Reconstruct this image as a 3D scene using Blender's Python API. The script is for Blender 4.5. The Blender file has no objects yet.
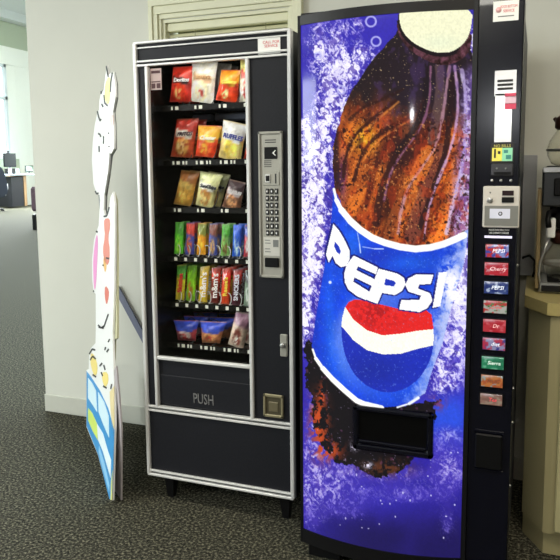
import bpy, math, random
import numpy as np
from mathutils import Matrix, Vector
random.seed(4)
SC = bpy.context.scene
COL = SC.collection

# ---------------------------------------------------------------- camera
F_PX, CX, CY = 669.98, 280.27, 252.27
PITCH, YAW, ROLL = .1195, .3662, -.0095
CAM = Vector((1.4463, -2.248, 1.3419))
fw = Vector((-math.sin(YAW)*math.cos(PITCH), math.cos(YAW)*math.cos(PITCH), -math.sin(PITCH)))
r0 = Vector((math.cos(YAW), math.sin(YAW), 0)); u0 = r0.cross(fw)
RT = r0*math.cos(ROLL) + u0*math.sin(ROLL)
UP = -r0*math.sin(ROLL) + u0*math.cos(ROLL)
cd = bpy.data.cameras.new('camera'); cam = bpy.data.objects.new('camera', cd); COL.objects.link(cam)
cd.sensor_width = 36; cd.lens = F_PX/560*36
cd.shift_x = (280-CX)/560; cd.shift_y = (CY-280)/560
cd.clip_start = .05; cd.clip_end = 200
m3 = Matrix((RT, UP, -fw)).transposed()
cam.matrix_world = Matrix.Translation(CAM) @ m3.to_4x4()
SC.camera = cam

# ---------------------------------------------------------------- sky outside
W = bpy.data.worlds.new('daylight'); SC.world = W; W.use_nodes = True
nt = W.node_tree; bg = nt.nodes['Background']
tc = nt.nodes.new('ShaderNodeTexCoord'); nz = nt.nodes.new('ShaderNodeTexNoise'); cr = nt.nodes.new('ShaderNodeValToRGB')
nz.inputs['Scale'].default_value = 9; nz.inputs['Detail'].default_value = 5
cr.color_ramp.elements[0].position = .42; cr.color_ramp.elements[0].color = (.45, .66, .68, 1)
cr.color_ramp.elements[1].position = .52; cr.color_ramp.elements[1].color = (.90, 1, 1, 1)
nt.links.new(tc.outputs['Generated'], nz.inputs['Vector']); nt.links.new(nz.outputs['Fac'], cr.inputs['Fac'])
nt.links.new(cr.outputs['Color'], bg.inputs['Color']); bg.inputs['Strength'].default_value = 3.0

# ---------------------------------------------------------------- lamps
def area(name, loc, target, sx, sy, power, col=(1, 1, 1)):
    l = bpy.data.lights.new(name, 'AREA'); l.shape = 'RECTANGLE'; l.size = sx; l.size_y = sy
    l.energy = power; l.color = col
    o = bpy.data.objects.new(name, l); COL.objects.link(o); o.location = loc
    o.rotation_euler = (Vector(target)-Vector(loc)).to_track_quat('-Z', 'Y').to_euler()
    return o
area('ceiling_lamp', (-.6, -1.3, 2.66), (-.6, -1.3, 0), 1.2, .6, 28, (1, .97, .88))
area('ceiling_lamp', (1.9, -1.3, 2.66), (1.9, -1.3, 0), 1.2, .6, 36, (1, .90, .74))
area('ceiling_lamp', (.6, -3.6, 2.66), (.6, -3.6, 0), 1.2, .6, 60, (1, .97, .86))
area('window_daylight', (-4.9, -1.8, 1.6), (0, 0.2, 1.0), 1.8, 1.6, 60, (.93, 1, .98))
area('window_daylight', (-3.8, -3.7, 1.9), (-.3, 0.3, 1.1), .9, 1.0, 120, (.94, 1, 1))
area('window_daylight', (-19.0, 18, 4), (-8, 12, 0), 12, 6, 7000, (.92, 1, .99))
fl = bpy.data.lights.new('camera_flash', 'POINT'); fl.energy = 14; fl.shadow_soft_size = .022; fl.color = (.95, .97, 1)
fl.shadow_soft_size = .03; flo = bpy.data.objects.new('camera_flash', fl); COL.objects.link(flo); flo.location = CAM + Vector((-.20, .0, .33))

vs = SC.view_settings
vs.view_transform = 'Standard'; vs.look = 'None'; vs.gamma = 1; vs.use_curve_mapping = False; vs.exposure = 0.0

# ================================================================ helpers
def ray(x, y): return fw + RT*((x-CX)/F_PX) - UP*((y-CY)/F_PX)
def on(x, y, Y):                      # photo measurement -> point on the vertical plane at depth Y
    d = ray(x, y); return CAM + d*((Y-CAM.y)/d.y)
def onz(x, y, z):
    d = ray(x, y); return CAM + d*((z-CAM.z)/d.z)

def lin(c): return tuple((v/255/12.92 if v/255 <= .04045 else ((v/255+.055)/1.055)**2.4) for v in c)
MATS = {}
def mat(name, rgb, rough=.5, metal=0, var=.06, scale=40, bump=0, emit=0, spec=.5, trans=0, coat=0, coords='Object'):
    if name in MATS: return MATS[name]
    m = bpy.data.materials.new(name); m.use_nodes = True; n = m.node_tree.nodes; L = m.node_tree.links
    b = n['Principled BSDF']; c = lin(rgb)
    tcn = n.new('ShaderNodeTexCoord'); no = n.new('ShaderNodeTexNoise'); no.inputs['Scale'].default_value = scale
    no.inputs['Detail'].default_value = 3
    mx = n.new('ShaderNodeMix'); mx.data_type = 'RGBA'
    mx.inputs[6].default_value = (*[v*(1-var) for v in c], 1); mx.inputs[7].default_value = (*[min(1, v*(1+var)) for v in c], 1)
    L.new(tcn.outputs[coords], no.inputs['Vector']); L.new(no.outputs['Fac'], mx.inputs[0]); L.new(mx.outputs[2], b.inputs['Base Color'])
    b.inputs['Roughness'].default_value = rough; b.inputs['Metallic'].default_value = metal
    b.inputs['Specular IOR Level'].default_value = spec; b.inputs['Coat Weight'].default_value = coat
    b.inputs['Transmission Weight'].default_value = trans
    if emit:
        L.new(mx.outputs[2], b.inputs['Emission Color']); b.inputs['Emission Strength'].default_value = emit
    if bump:
        bp = n.new('ShaderNodeBump'); bp.inputs['Strength'].default_value = bump; bp.inputs['Distance'].default_value = .002
        L.new(no.outputs['Fac'], bp.inputs['Height']); L.new(bp.outputs['Normal'], b.inputs['Normal'])
    MATS[name] = m; return m
def paint_mat(name, rough=.4, emit=0, coat=0, spec=.5, bump=0):      # a printed surface, its print stored with the mesh
    if name in MATS: return MATS[name]
    m = bpy.data.materials.new(name); m.use_nodes = True; n = m.node_tree.nodes; L = m.node_tree.links
    b = n['Principled BSDF']; a = n.new('ShaderNodeAttribute'); a.attribute_name = 'print'
    b.inputs['Roughness'].default_value = rough; b.inputs['Coat Weight'].default_value = coat; b.inputs['Coat Roughness'].default_value = .06
    b.inputs['Specular IOR Level'].default_value = spec
    if emit:
        b.inputs['Base Color'].default_value = (.01, .01, .01, 1)
        L.new(a.outputs['Color'], b.inputs['Emission Color']); b.inputs['Emission Strength'].default_value = emit
    else: L.new(a.outputs['Color'], b.inputs['Base Color'])
    if bump:
        no = n.new('ShaderNodeTexNoise'); no.inputs['Scale'].default_value = 55; bp = n.new('ShaderNodeBump'); bp.inputs['Strength'].default_value = bump
        bp.inputs['Distance'].default_value = .01
        tcn = n.new('ShaderNodeTexCoord'); L.new(tcn.outputs['Object'], no.inputs['Vector'])
        L.new(no.outputs['Fac'], bp.inputs['Height']); L.new(bp.outputs['Normal'], b.inputs['Normal'])
    MATS[name] = m; return m
def glass_mat(name, tint=(1, 1, 1), refl=.5, rough=.02, haze=0):
    if name in MATS: return MATS[name]
    m = bpy.data.materials.new(name); m.use_nodes = True; n = m.node_tree.nodes; L = m.node_tree.links
    for x in list(n): n.remove(x)
    o = n.new('ShaderNodeOutputMaterial'); t = n.new('ShaderNodeBsdfTransparent'); g = n.new('ShaderNodeBsdfGlossy')
    t.inputs['Color'].default_value = (*tint, 1); g.inputs['Roughness'].default_value = rough
    fr = n.new('ShaderNodeLayerWeight'); fr.inputs['Blend'].default_value = .5
    pw = n.new('ShaderNodeMath'); pw.operation = 'POWER'; pw.inputs[1].default_value = 3.5
    ad = n.new('ShaderNodeMath'); ad.operation = 'ADD'; ad.inputs[1].default_value = .045
    mu = n.new('ShaderNodeMath'); mu.operation = 'MULTIPLY'; mu.inputs[1].default_value = refl
    mx = n.new('ShaderNodeMixShader'); L.new(fr.outputs['Facing'], pw.inputs[0]); L.new(pw.outputs[0], ad.inputs[0]); L.new(ad.outputs[0], mu.inputs[0]); L.new(mu.outputs[0], mx.inputs[0])
    L.new(t.outputs[0], mx.inputs[1]); L.new(g.outputs[0], mx.inputs[2]); L.new(mx.outputs[0], o.inputs[0])
    MATS[name] = m; return m

class MB:
    def __init__(s): s.v = []; s.f = []; s.smooth = []
    def add(s, vs, fs, sm=False):
        k = len(s.v); s.v += [tuple(v) for v in vs]; s.f += [tuple(i+k for i in f) for f in fs]; s.smooth += [sm]*len(fs); return s
    def box(s, x0, x1, y0, y1, z0, z1, b=0):
        b = min(b, abs(x1-x0)*.45, abs(y1-y0)*.45, abs(z1-z0)*.45)
        if b <= 0:
            vs = [(x, y, z) for z in (z0, z1) for y in (y0, y1) for x in (x0, x1)]
            return s.add(vs, [(0, 2, 3, 1), (4, 5, 7, 6), (0, 1, 5, 4), (2, 6, 7, 3), (0, 4, 6, 2), (1, 3, 7, 5)])
        # chamfered box: 24 vertices
        vs = []; idx = {}
        for X, xs in ((x0, 1), (x1, -1)):
            for Y, ys in ((y0, 1), (y1, -1)):
                for Z, zs in ((z0, 1), (z1, -1)):
                    k = (xs, ys, zs)
                    for a in range(3):
                        p = [X+xs*b, Y+ys*b, Z+zs*b]; p[a] = (X, Y, Z)[a]
                        idx[(k, a)] = len(vs); vs.append(tuple(p))
        fs = []
        for a in range(3):
            o = [i for i in range(3) if i != a]
            for sg in (1, -1):
                ring = []
                for p, q in ((1, 1), (-1, 1), (-1, -1), (1, -1)):
                    k = [0, 0, 0]; k[a] = sg; k[o[0]] = p; k[o[1]] = q; ring.append(idx[(tuple(k), a)])
                fs.append(tuple(ring))
            for p in (1, -1):
                for q in (1, -1):
                    k0 = [0, 0, 0]; k0[a] = 1; k0[o[0]] = p; k0[o[1]] = q; k1 = list(k0); k1[a] = -1; k0 = tuple(k0); k1 = tuple(k1)
                    fs.append((idx[(k0, o[0])], idx[(k1, o[0])], idx[(k1, o[1])], idx[(k0, o[1])]))
        for k in {k for k, a in idx}: fs.append((idx[(k, 0)], idx[(k, 1)], idx[(k, 2)]))
        return s.add(vs, fs)
    def prism(s, pts, axis, a0, a1):          # polygon extruded along axis; pts in the other two coordinates
        def mk(p, a):
            q = [0, 0, 0]; o = [i for i in range(3) if i != axis]; q[o[0]] = p[0]; q[o[1]] = p[1]; q[axis] = a; return tuple(q)
        n = len(pts); vs = [mk(p, a0) for p in pts]+[mk(p, a1) for p in pts]
        return s.add(vs, [tuple(range(n)), tuple(range(2*n-1, n-1, -1))]+[(i, (i+1) % n, n+(i+1) % n, n+i) for i in range(n)])
    def tube(s, path, r, k=8, caps=True):
        P = [Vector(p) for p in path]; rs = r if isinstance(r, (list, tuple)) else [r]*len(P)
        vs = []; fs = []; prev = None
        for i, p in enumerate(P):
            t = (P[min(i+1, len(P)-1)]-P[max(i-1, 0)]).normalized()
            a = prev if prev else (Vector((0, 0, 1)) if abs(t.z) < .9 else Vector((1, 0, 0)))
            a = (a - t*a.dot(t)).normalized(); prev = a; b = t.cross(a)
            for j in range(k):
                th = 2*math.pi*j/k; vs.append(p+(a*math.cos(th)+b*math.sin(th))*rs[i])
        for i in range(len(P)-1):
            for j in range(k): fs.append((i*k+j, i*k+(j+1) % k, (i+1)*k+(j+1) % k, (i+1)*k+j))
        if caps: fs += [tuple(range(k))[::-1], tuple(range((len(P)-1)*k, len(P)*k))]
        return s.add(vs, fs, True)
    def lathe(s, c, prof, k=28, axis='z'):
        vs = []; fs = []
        for r, h in prof:
            for j in range(k):
                a = 2*math.pi*j/k; x, y = r*math.cos(a), r*math.sin(a)
                vs.append((c[0]+x, c[1]+y, c[2]+h) if axis == 'z' else (c[0]+x, c[1]+h, c[2]+y))
        for i in range(len(prof)-1):
            for j in range(k): fs.append((i*k+j, i*k+(j+1) % k, (i+1)*k+(j+1) % k, (i+1)*k+j))
        fs += [tuple(range(k))[::-1], tuple(range((len(prof)-1)*k, len(prof)*k))]
        return s.add(vs, fs, True)
    def build(s, name, m, parent=None, loc=None):
        base = Vector((0, 0, 0))
        if parent is not None:
            q = parent
            while q is not None: base += q.location; q = q.parent
        if parent is None and loc is not None: base = Vector(loc)
        me = bpy.data.meshes.new(name); me.from_pydata([tuple(Vector(v)-base) for v in s.v], [], s.f)
        me.polygons.foreach_set('use_smooth', s.smooth); me.materials.append(m); me.update()
        import bmesh
        if len(s.v) < 60000:
            bm = bmesh.new(); bm.from_mesh(me); bmesh.ops.recalc_face_normals(bm, faces=bm.faces); bm.to_mesh(me); bm.free()
        o = bpy.data.objects.new(name, me); COL.objects.link(o)
        if parent is not None: o.parent = parent
        elif loc is not None: o.location = loc
        return o
def B(x0, x1, y0, y1, z0, z1, b=0): return MB().box(x0, x1, y0, y1, z0, z1, b)
def tag(o, label, cat, group=None):
    o['label'] = label; o['category'] = cat
    if group: o['group'] = group
    return o
def struct(o): o['kind'] = 'structure'; return o
def thing(name, loc, label, cat, group=None):
    o = bpy.data.objects.new(name, None); COL.objects.link(o); o.location = loc; o.empty_display_size = .1
    return tag(o, label, cat, group)
def copy_tree(o, parent=None):
    c = o.copy(); COL.objects.link(c)
    if parent: c.parent = parent
    for ch in list(o.children): copy_tree(ch, c)
    return c
def text(s, name, size, origin, xdir, ydir, m, parent, ext=.0006, align='CENTER', shear=0, stretch=1, bold=0, fit=None):
    cu = bpy.data.curves.new('t', 'FONT'); cu.body = s; cu.size = size; cu.extrude = ext; cu.align_x = align; cu.align_y = 'CENTER'
    cu.shear = shear; cu.resolution_u = 2; cu.offset = bold
    t = bpy.data.objects.new('t', cu); COL.objects.link(t)
    me = bpy.data.meshes.new_from_object(t.evaluated_get(bpy.context.evaluated_depsgraph_get()))
    bpy.data.objects.remove(t); bpy.data.curves.remove(cu)
    if fit:
        wd = max(v.co.x for v in me.vertices)-min(v.co.x for v in me.vertices)
        stretch = min(stretch, fit/wd)
    x = Vector(xdir).normalized(); y = Vector(ydir).normalized(); z = x.cross(y)
    M = Matrix((x*stretch, y, z)).transposed().to_4x4()
    base = Vector((0, 0, 0)); q = parent
    while q is not None: base += q.location; q = q.parent
    me.transform(Matrix.Translation(Vector(origin)-base) @ M)
    me.name = name; me.materials.clear(); me.materials.append(m)
    o = bpy.data.objects.new(name, me); COL.objects.link(o); o.parent = parent
    return o
XF = ((1, 0, 0), (0, 0, 1))

# numpy noise
def vnoise(x, y, seed=0):
    xi = np.floor(x).astype(np.int64); yi = np.floor(y).astype(np.int64); fx = x-xi; fy = y-yi
    def h(a, b):
        n = (a*374761393 + b*668265263 + seed*1442695041) & 0xffffffff
        n = ((n ^ (n >> 13))*1274126177) & 0xffffffff
        return ((n ^ (n >> 16)) & 0xffff)/65535.
    fx = fx*fx*(3-2*fx); fy = fy*fy*(3-2*fy)
    return (h(xi, yi)*(1-fx)+h(xi+1, yi)*fx)*(1-fy)+(h(xi, yi+1)*(1-fx)+h(xi+1, yi+1)*fx)*fy
def fbm(x, y, seed=0, o=4):
    s = 0; a = .5; t = 0
    for i in range(o): s = s+a*vnoise(x, y, seed+i*17); t += a; x = x*2.03; y = y*2.03; a *= .55
    return s/t
def inside(px, py, poly):
    r = np.zeros(px.shape, bool); n = len(poly)
    for i in range(n):
        x1, y1 = poly[i]; x2, y2 = poly[(i+1) % n]
        if y1 == y2: continue
        c = ((y1 > py) != (y2 > py)) & (px < (x2-x1)*(py-y1)/(y2-y1)+x1); r ^= c
    return r
def sm(a, b, x): t = np.clip((x-a)/(b-a), 0, 1); return t*t*(3-2*t)
def smoothpoly(pts, it=2):
    for _ in range(it):
        q = []
        for i in range(len(pts)):
            a = pts[i]; b = pts[(i+1) % len(pts)]
            q += [(a[0]*.75+b[0]*.25, a[1]*.75+b[1]*.25), (a[0]*.25+b[0]*.75, a[1]*.25+b[1]*.75)]
        pts = q
    return pts
def set_print(o, rgb):                # rgb: N x 3 in 0..255 sRGB per vertex
    c = np.clip(np.asarray(rgb, float)/255, 0, 1); c = np.where(c <= .04045, c/12.92, ((c+.055)/1.055)**2.4)
    at = o.data.color_attributes.new('print', 'FLOAT_COLOR', 'POINT')
    a = np.ones((len(o.data.vertices), 4), np.float32); a[:, :3] = c
    at.data.foreach_set('color', a.ravel())

# ================================================================ materials
M_wall = mat('painted_wall', (214, 214, 203), .85, var=.03, scale=6, bump=.15)
M_wall2 = mat('office_wall', (176, 184, 160), .9, var=.03, scale=3)
M_ceil = mat('ceiling_paint', (215, 218, 215), .9)
M_trimw = mat('white_trim', (238, 238, 228), .5)
M_base = mat('vinyl_baseboard', (198, 198, 186), .55, var=.04)
M_case = mat('cream_casing', (226, 225, 196), .5, var=.03, scale=10)
M_blind = mat('blind_slats', (226, 225, 192), .5, var=.05, scale=20)
M_snack = mat('charcoal_laminate', (27, 28, 33), .5, var=.35, scale=160, bump=.1, spec=.22)
M_dark = mat('black_plastic', (15, 15, 17), .4, spec=.3)
M_inner = mat('machine_interior', (13, 12, 10), .25, var=.2, scale=30, spec=.6)
M_alu = mat('brushed_aluminium', (222, 222, 220), .4, metal=.3, var=.05, scale=60)
M_panel = mat('silver_panel', (172, 170, 160), .42, metal=.35, var=.05, scale=80)
M_gloss = mat('glossy_black', (8, 9, 20), .22, var=.25, scale=25, spec=.2, coat=.35)
M_blackm = mat('matte_black', (9, 9, 10), .5, spec=.2)
M_side = mat('cabinet_side', (70, 72, 78), .5)
M_white = mat('white_label', (236, 236, 232), .5)
M_tag = mat('price_tag_paper', (225, 225, 212), .6)
M_chrome = mat('chrome_wire', (190, 190, 190), .25, metal=.9)
M_cab = mat('tan_laminate', (168, 160, 120), .5, var=.05, scale=12)
M_cabd = mat('tan_door_laminate', (196, 190, 146), .45, var=.04, scale=12)
M_top = mat('counter_laminate', (182, 168, 112), .3, var=.08, scale=90)
M_red = mat('red_ink', (205, 40, 50), .5)
M_grey = mat('grey_plastic', (120, 122, 120), .5)
M_brown = mat('brown_plastic', (58, 32, 26), .3)
M_steel = mat('stainless', (190, 190, 188), .28, metal=.8, var=.06, scale=30)
M_glass = glass_mat('window_glass', refl=.35)
M_coil = mat('pale_wire', (205, 205, 200), .4); M_carafe = glass_mat('carafe_glass', (.985, .98, .93), refl=1.0, rough=.05)
M_print = paint_mat('foil_wrapper', .35, coat=.35, bump=.25)
M_card = paint_mat('printed_card', .5)
M_ink = mat('black_ink', (28, 28, 30), .6)

# carpet
mc = bpy.data.materials.new('carpet'); mc.use_nodes = True; n = mc.node_tree.nodes; L = mc.node_tree.links
b = n['Principled BSDF']; b.inputs['Roughness'].default_value = .95; b.inputs['Specular IOR Level'].default_value = .1
tcn = n.new('ShaderNodeTexCoord')
n1 = n.new('ShaderNodeTexNoise'); n1.inputs['Scale'].default_value = 95; n1.inputs['Detail'].default_value = 4; n1.inputs['Roughness'].default_value = .7
n2 = n.new('ShaderNodeTexVoronoi'); n2.inputs['Scale'].default_value = 130
r1 = n.new('ShaderNodeValToRGB'); e = r1.color_ramp.elements
e[0].position = .38; e[0].color = (*lin((24, 24, 20)), 1); e[1].position = .68; e[1].color = (*lin((150, 146, 124)), 1)
k = e.new(.52); k.color = (*lin((68, 67, 57)), 1)
mxx = n.new('ShaderNodeMix'); mxx.data_type = 'RGBA'; mxx.blend_type = 'MULTIPLY'; mxx.inputs[0].default_value = .25
for t in (n1, n2): L.new(tcn.outputs['Object'], t.inputs['Vector'])
L.new(n1.outputs['Fac'], r1.inputs['Fac']); L.new(r1.outputs['Color'], mxx.inputs[6]); L.new(n2.outputs['Distance'], mxx.inputs[7])
L.new(mxx.outputs[2], b.inputs['Base Color'])
bp = n.new('ShaderNodeBump'); bp.inputs['Strength'].default_value = .6; bp.inputs['Distance'].default_value = .004
L.new(n1.outputs['Fac'], bp.inputs['Height']); L.new(bp.outputs['Normal'], b.inputs['Normal'])

# ================================================================ the rooms
WY = .72
struct(B(-26, 5, -6, 30, -.1, 0).build('floor', mc))
# back wall with the window opening behind the snack machine
wl = MB(); wx0, wx1, wz0, wz1 = -.30, .37, 1.15, 2.085
wl.box(-1.13, wx0, WY, WY+.16, 0, 2.7); wl.box(wx1, 5, WY, WY+.16, 0, 2.7)
wl.box(wx0, wx1, WY, WY+.16, 0, wz0); wl.box(wx0, wx1, WY, WY+.16, wz1, 2.7)
struct(wl.build('wall_back', M_wall))
struct(B(-1.135, 5, WY-.008, WY, .0, .10, .003).build('baseboard_back', M_base))
struct(B(-5, 5, -6, WY+.16, 2.7, 2.8).build('ceiling', M_ceil))
struct(B(5, 5.1, -6, WY+.16, 0, 2.7).build('wall_right', M_wall))
struct(B(-26, 5, -6.1, -6, 0, 2.7).build('wall_front', mat('dim_wall', (96, 90, 78), .9)))
# far office: tall wall of windows
XW = -19.5
def onx(x, y, X):
    d = ray(x, y); return CAM+d*((X-CAM.x)/d.x)
zh0 = onx(13, 66, XW).z; zh1 = onx(13, 48.5, XW).z; zc = onx(12, 15, XW).z; zm = onx(4, 98, XW).z; zs = 2.0
fwm = MB(); fwm.box(XW-.2, XW, -6, 30, 0, zs); fwm.box(XW-.2, XW, -6, 30, zh1, zc+.3)
yj = onx(17, 120, XW).y
fwm.box(XW-.2, XW, yj, 30, zs, zh1)
struct(fwm.build('wall_left', M_wall2))
struct(B(XW-.2, -5, -6, 30, zc, zc+.1).build('ceiling', M_ceil))
struct(B(XW-.2, 5, 30, 30.1, 0, zc).build('wall_far', M_trimw))
struct(B(XW, XW+.08, -6, 30, zh0, zh1).build('trim_header', M_trimw))
struct(B(XW, XW+.5, -6, 30, zc-.35, zc).build('trim_cornice', M_ceil))
ym = onx(8.5, 120, XW).y; y2 = onx(12.5, 120, XW).y
wi = 0; yy = ym
for wi in range(1, 5):
    y1_ = yy - .0; y0_ = yy-5.6
    wf = MB()
    wf.box(XW-.12, XW+.02, y1_-.12, y1_, zs, zh0); wf.box(XW-.12, XW+.02, y0_, y0_+.12, zs, zh0)
    wf.box(XW-.12, XW+.02, y0_, y1_, zs, zs+.12); wf.box(XW-.12, XW+.02, y0_, y1_, zh0-.12, zh0)
    wf.box(XW-.12, XW+.02, y0_, y1_, zm-.06, zm+.06)
    w = struct(wf.build('window_%d' % wi, mat('window_frame_paint', (214, 220, 222), .5)))
    pane = B(XW-.07, XW-.06, y0_+.12, y1_-.12, zs+.12, zh0-.12).build('window_pane', M_glass, w)
    yy = y0_ - .6
    struct(B(XW-.2, XW+.03, y0_-.6, y0_, zs, zh0).build('trim_%d' % wi, M_trimw))
struct(B(XW-.0, XW+.03, ym, yj, zs, zh0).build('trim_6', M_trimw))
struct(B(XW, XW+.04, yj, 30, 0.0, zh0).build('trim_7', M_trimw))

# window behind the snack machine
fr = MB(); Y = WY
def casing(x0, x1, z0, z1):
    fr.box(x0, x1, Y-.018, Y, z0, z1, .004)
# left, right jamb casings with stepped profile, head casing
HS = 1.5
for (a, b_, d) in ((-.362, -.340, .030), (-.340, -.315, .022), (-.315, -.300, .012)):
    h0 = 2.088+(-.30-b_)*HS; h1 = 2.088+(-.30-a)*HS
    fr.box(a, b_, Y-d, Y, 1.1, h0, .002)
    fr.box(.37+(-.30-b_), .37+(-.30-a), Y-d, Y, 1.1, h0, .002)
    fr.box(a, .37+(-.30-a), Y-d, Y, h0, h1, .002)
fr.box(-.30, -.285, Y, Y+.12, wz0, wz1); fr.box(.355, .37, Y, Y+.12, wz0, wz1)
fr.box(-.285, .355, Y, Y+.12, wz1-.015, wz1); fr.box(-.285, .355, Y, Y+.12, wz0, wz0+.015)
wn = struct(fr.build('window_5', M_case))
B(-.283, .353, Y+.012, Y+.05, wz1-.055, wz1-.016, .004).build('blind_headrail', M_blind, wn)
sl = MB()
z = wz1-.075
while z > 1.62:
    sl.prism([(Y+.020, z-.006), (Y+.022, z-.008), (Y+.046, z+.010), (Y+.044, z+.012)], 0, -.28, .35); z -= .021
sl.build('blind', M_blind, wn)
B(-.27, .34, Y+.10, Y+.11, wz0+.02, wz1-.02).build('window_pane', mat('closed_shutter', (185, 188, 150), .6), wn)
cdm = MB()
for x in (-.13, .24): cdm.tube([(x, Y+.018, wz1-.05), (x, Y+.018, 1.62)], .0015, 5)
cdm.build('blind_cord', mat('cord_tan', (150, 148, 110), .7), wn)

# ================================================================ snack machine
SX = .632
sn = thing('snack_vending_machine', (SX/2, .33, 0), 'charcoal snack vending machine with silver trim and a glass front full of chips', 'vending machine')
cb = MB()
cb.box(0, .030, .014, .66, .123, 1.83); cb.box(SX-.012, SX, .014, .66, .123, 1.83)
cb.box(.03, SX-.012, .64, .66, .123, 1.83); cb.box(.03, SX-.012, .014, .64, 1.80, 1.83); cb.box(.03, SX-.012, .014, .64, .123, .145)
cb.build('cabinet', M_dark, sn)
ins = MB()
ins.box(.030, .036, .03, .62, .42, 1.80); ins.box(.500, .506, .03, .62, .42, 1.80); ins.box(.036, .5, .60, .62, .42, 1.80)
ins.box(.036, .5, .03, .60, .42, .43); ins.box(.036, .5, .03, .60, 1.78, 1.80)
ins.build('liner', M_inner, sn)
B(.0, SX, .0, .014, 1.752, 1.83, .002).build('header_panel', M_snack, sn)
B(.0, .048, .0, .014, .41, 1.752, .002).build('side_panel', M_snack, sn)
B(.470, SX, .0, .014, .41, 1.752, .002).build('coin_side_panel', M_snack, sn)
B(.0, SX, .0, .014, .123, .40, .002).build('kick_panel', M_snack, sn)
fl_ = B(.048, .470, .006, .018, .418, .612, .004); fl_.box(.062, .455, .002, .008, .425, .545, .004)
pf = fl_.build('push_flap', M_snack, sn)
text('PUSH', 'lettering', .058, (.258, .0008, .462), *XF, mat('worn_lettering', (112, 112, 112), .4), pf, .0012, shear=-.05, stretch=.66)
tr = MB()
tr.box(-.003, .012, -.012, .012, .123, 1.83, .003); tr.box(SX-.012, SX+.004, -.012, .012, .123, 1.83, .003)
tr.box(0, SX, -.012, .012, 1.824, 1.834, .002); tr.box(.01, SX-.01, -.007, .010, 1.808, 1.813, .001)
tr.box(.012, SX-.012, -.010, .010, 1.757, 1.764, .001); tr.box(.012, SX-.012, -.010, .010, 1.742, 1.750, .001)
tr.box(.012, SX-.012, -.010, .010, .408, .416, .001); tr.box(.012, SX-.012, -.010, .010, .392, .400, .001)
tr.box(.0, SX, -.012, .012, .119, .129, .002); tr.box(.012, SX-.012, -.010, .010, .137, .144, .001)
tr.build('trim_frame', M_alu, sn)
wfm = MB()
wfm.box(.046, .060, -.012, .008, .416, 1.742, .003); wfm.box(.460, .474, -.012, .008, .416, 1.742, .003)
wfm.box(.060, .460, -.012, .008, .608, .622, .003)
wfm.build('window_trim', M_alu, sn)
wg = B(.058, .462, .006, .010, .620, 1.745).build('window', M_glass, sn)
for x0, y0 in ((.035, .05), (SX-.085, .05), (.035, .56), (SX-.085, .56)):
    MB().add([(x0, y0, .125), (x0+.05, y0, .125), (x0+.05, y0+.05, .125), (x0, y0+.05, .125), (x0+.012, y0+.012, 0), (x0+.038, y0+.012, 0), (x0+.038, y0+.038, 0), (x0+.012, y0+.038, 0)],
             [(0, 1, 2, 3), (7, 6, 5, 4), (0, 4, 5, 1), (1, 5, 6, 2), (2, 6, 7, 3), (3, 7, 4, 0)]).build('leg', M_dark, sn)
# interior tube lamp
lt = MB().tube([(.05, .045, 1.772), (.49, .045, 1.772)], .007, 8).build('lamp_tube', mat('lit_tube', (225, 222, 205), .5, emit=.4), sn)
al = area('machine_lamp', (.27, .03, 1.765), (.27, .14, 0), .42, .02, .45, (1, .96, .86)); al.parent = None

# header and window stickers
a = on(258, 38, -.001); b_ = on(280.5, 53, -.001)
st = B(a.x, b_.x, -.0035, -.001, b_.z, a.z).build('header_sticker', M_white, sn)
text('CALL FOR', 'sticker_lettering', .014, ((a.x+b_.x)/2+.008, -.0038, a.z-.018), *XF, M_red, st, .0003)
text('SERVICE', 'sticker_lettering', .014, ((a.x+b_.x)/2+.008, -.0038, a.z-.031), *XF, M_red, st, .0003)
MB().box(a.x+.006, b_.x-.006, -.0042, -.0034, b_.z+.008, b_.z+.011).build('sticker_line', M_grey, st)
a = on(149, 69, .004); b_ = on(164, 89.5, .004)
st = B(.064, .110, .003, .0055, b_.z, a.z).build('window_sticker', mat('faded_pink_label', (190, 165, 160), .5), sn)
q = MB(); q.box(.068, .106, .0018, .003, b_.z+.028, b_.z+.032); q.box(.068, .084, .0018, .003, b_.z+.006, b_.z+.024); q.box(.090, .106, .0018, .003, b_.z+.006, b_.z+.024)
q.box(.068, .106, .0018, .003, a.z-.018, a.z-.008)
q.build('sticker_print', mat('dark_red_ink', (70, 30, 34), .6), st)

# coin panel
px0, px1, pz0, pz1 = .507, .599, .959, 1.485; ph = pz1-pz0
cp = MB(); cp.box(px0, px1, -.006, .0, pz0, pz1, .002)
cpo = cp.build('coin_panel', M_panel, sn)
bz = MB()
for r in ((px0, px0+.008, pz0, pz1), (px1-.008, px1, pz0, pz1), (px0, px1, pz0, pz0+.010), (px0, px1, pz1-.010, pz1)):
    bz.box(r[0], r[1], -.012, -.006, r[2], r[3], .002)
bz.build('bezel', M_panel, cpo)
def pz(v): return pz1-v*ph
B(.530, .578, -.0085, -.006, pz(.185), pz(.105)).build('display', M_blackm, cpo)
q = MB(); q.prism([(.560, pz(.145)), (.572, pz(.125)), (.574, pz(.130)), (.566, pz(.145)), (.574, pz(.160)), (.572, pz(.165))], 1, -.0092, -.0084)
q.build('display_mark', M_white, cpo)
q = MB()
for v in (.055, .070): q.box(.532, .574, -.0068, -.0058, pz(v+.006), pz(v))
for v in (.195, .208, .221, .234): q.box(.528, .556, -.0068, -.0058, pz(v+.005), pz(v))
q.build('instructions', M_ink, cpo)
cb2 = B(.521, .586, -.009, -.006, pz(.362), pz(.272), .001).build('coin_plate', M_panel, cpo)
B(.533, .553, -.013, -.009, pz(.345), pz(.287), .003).build('coin_button', M_alu, cb2)
B(.536, .550, -.0145, -.0128, pz(.335), pz(.297), .003).build('button_recess', M_dark, cb2)
B(.570, .575, -.0098, -.0088, pz(.350), pz(.285)).build('coin_slot', M_ink, cb2)
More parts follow.
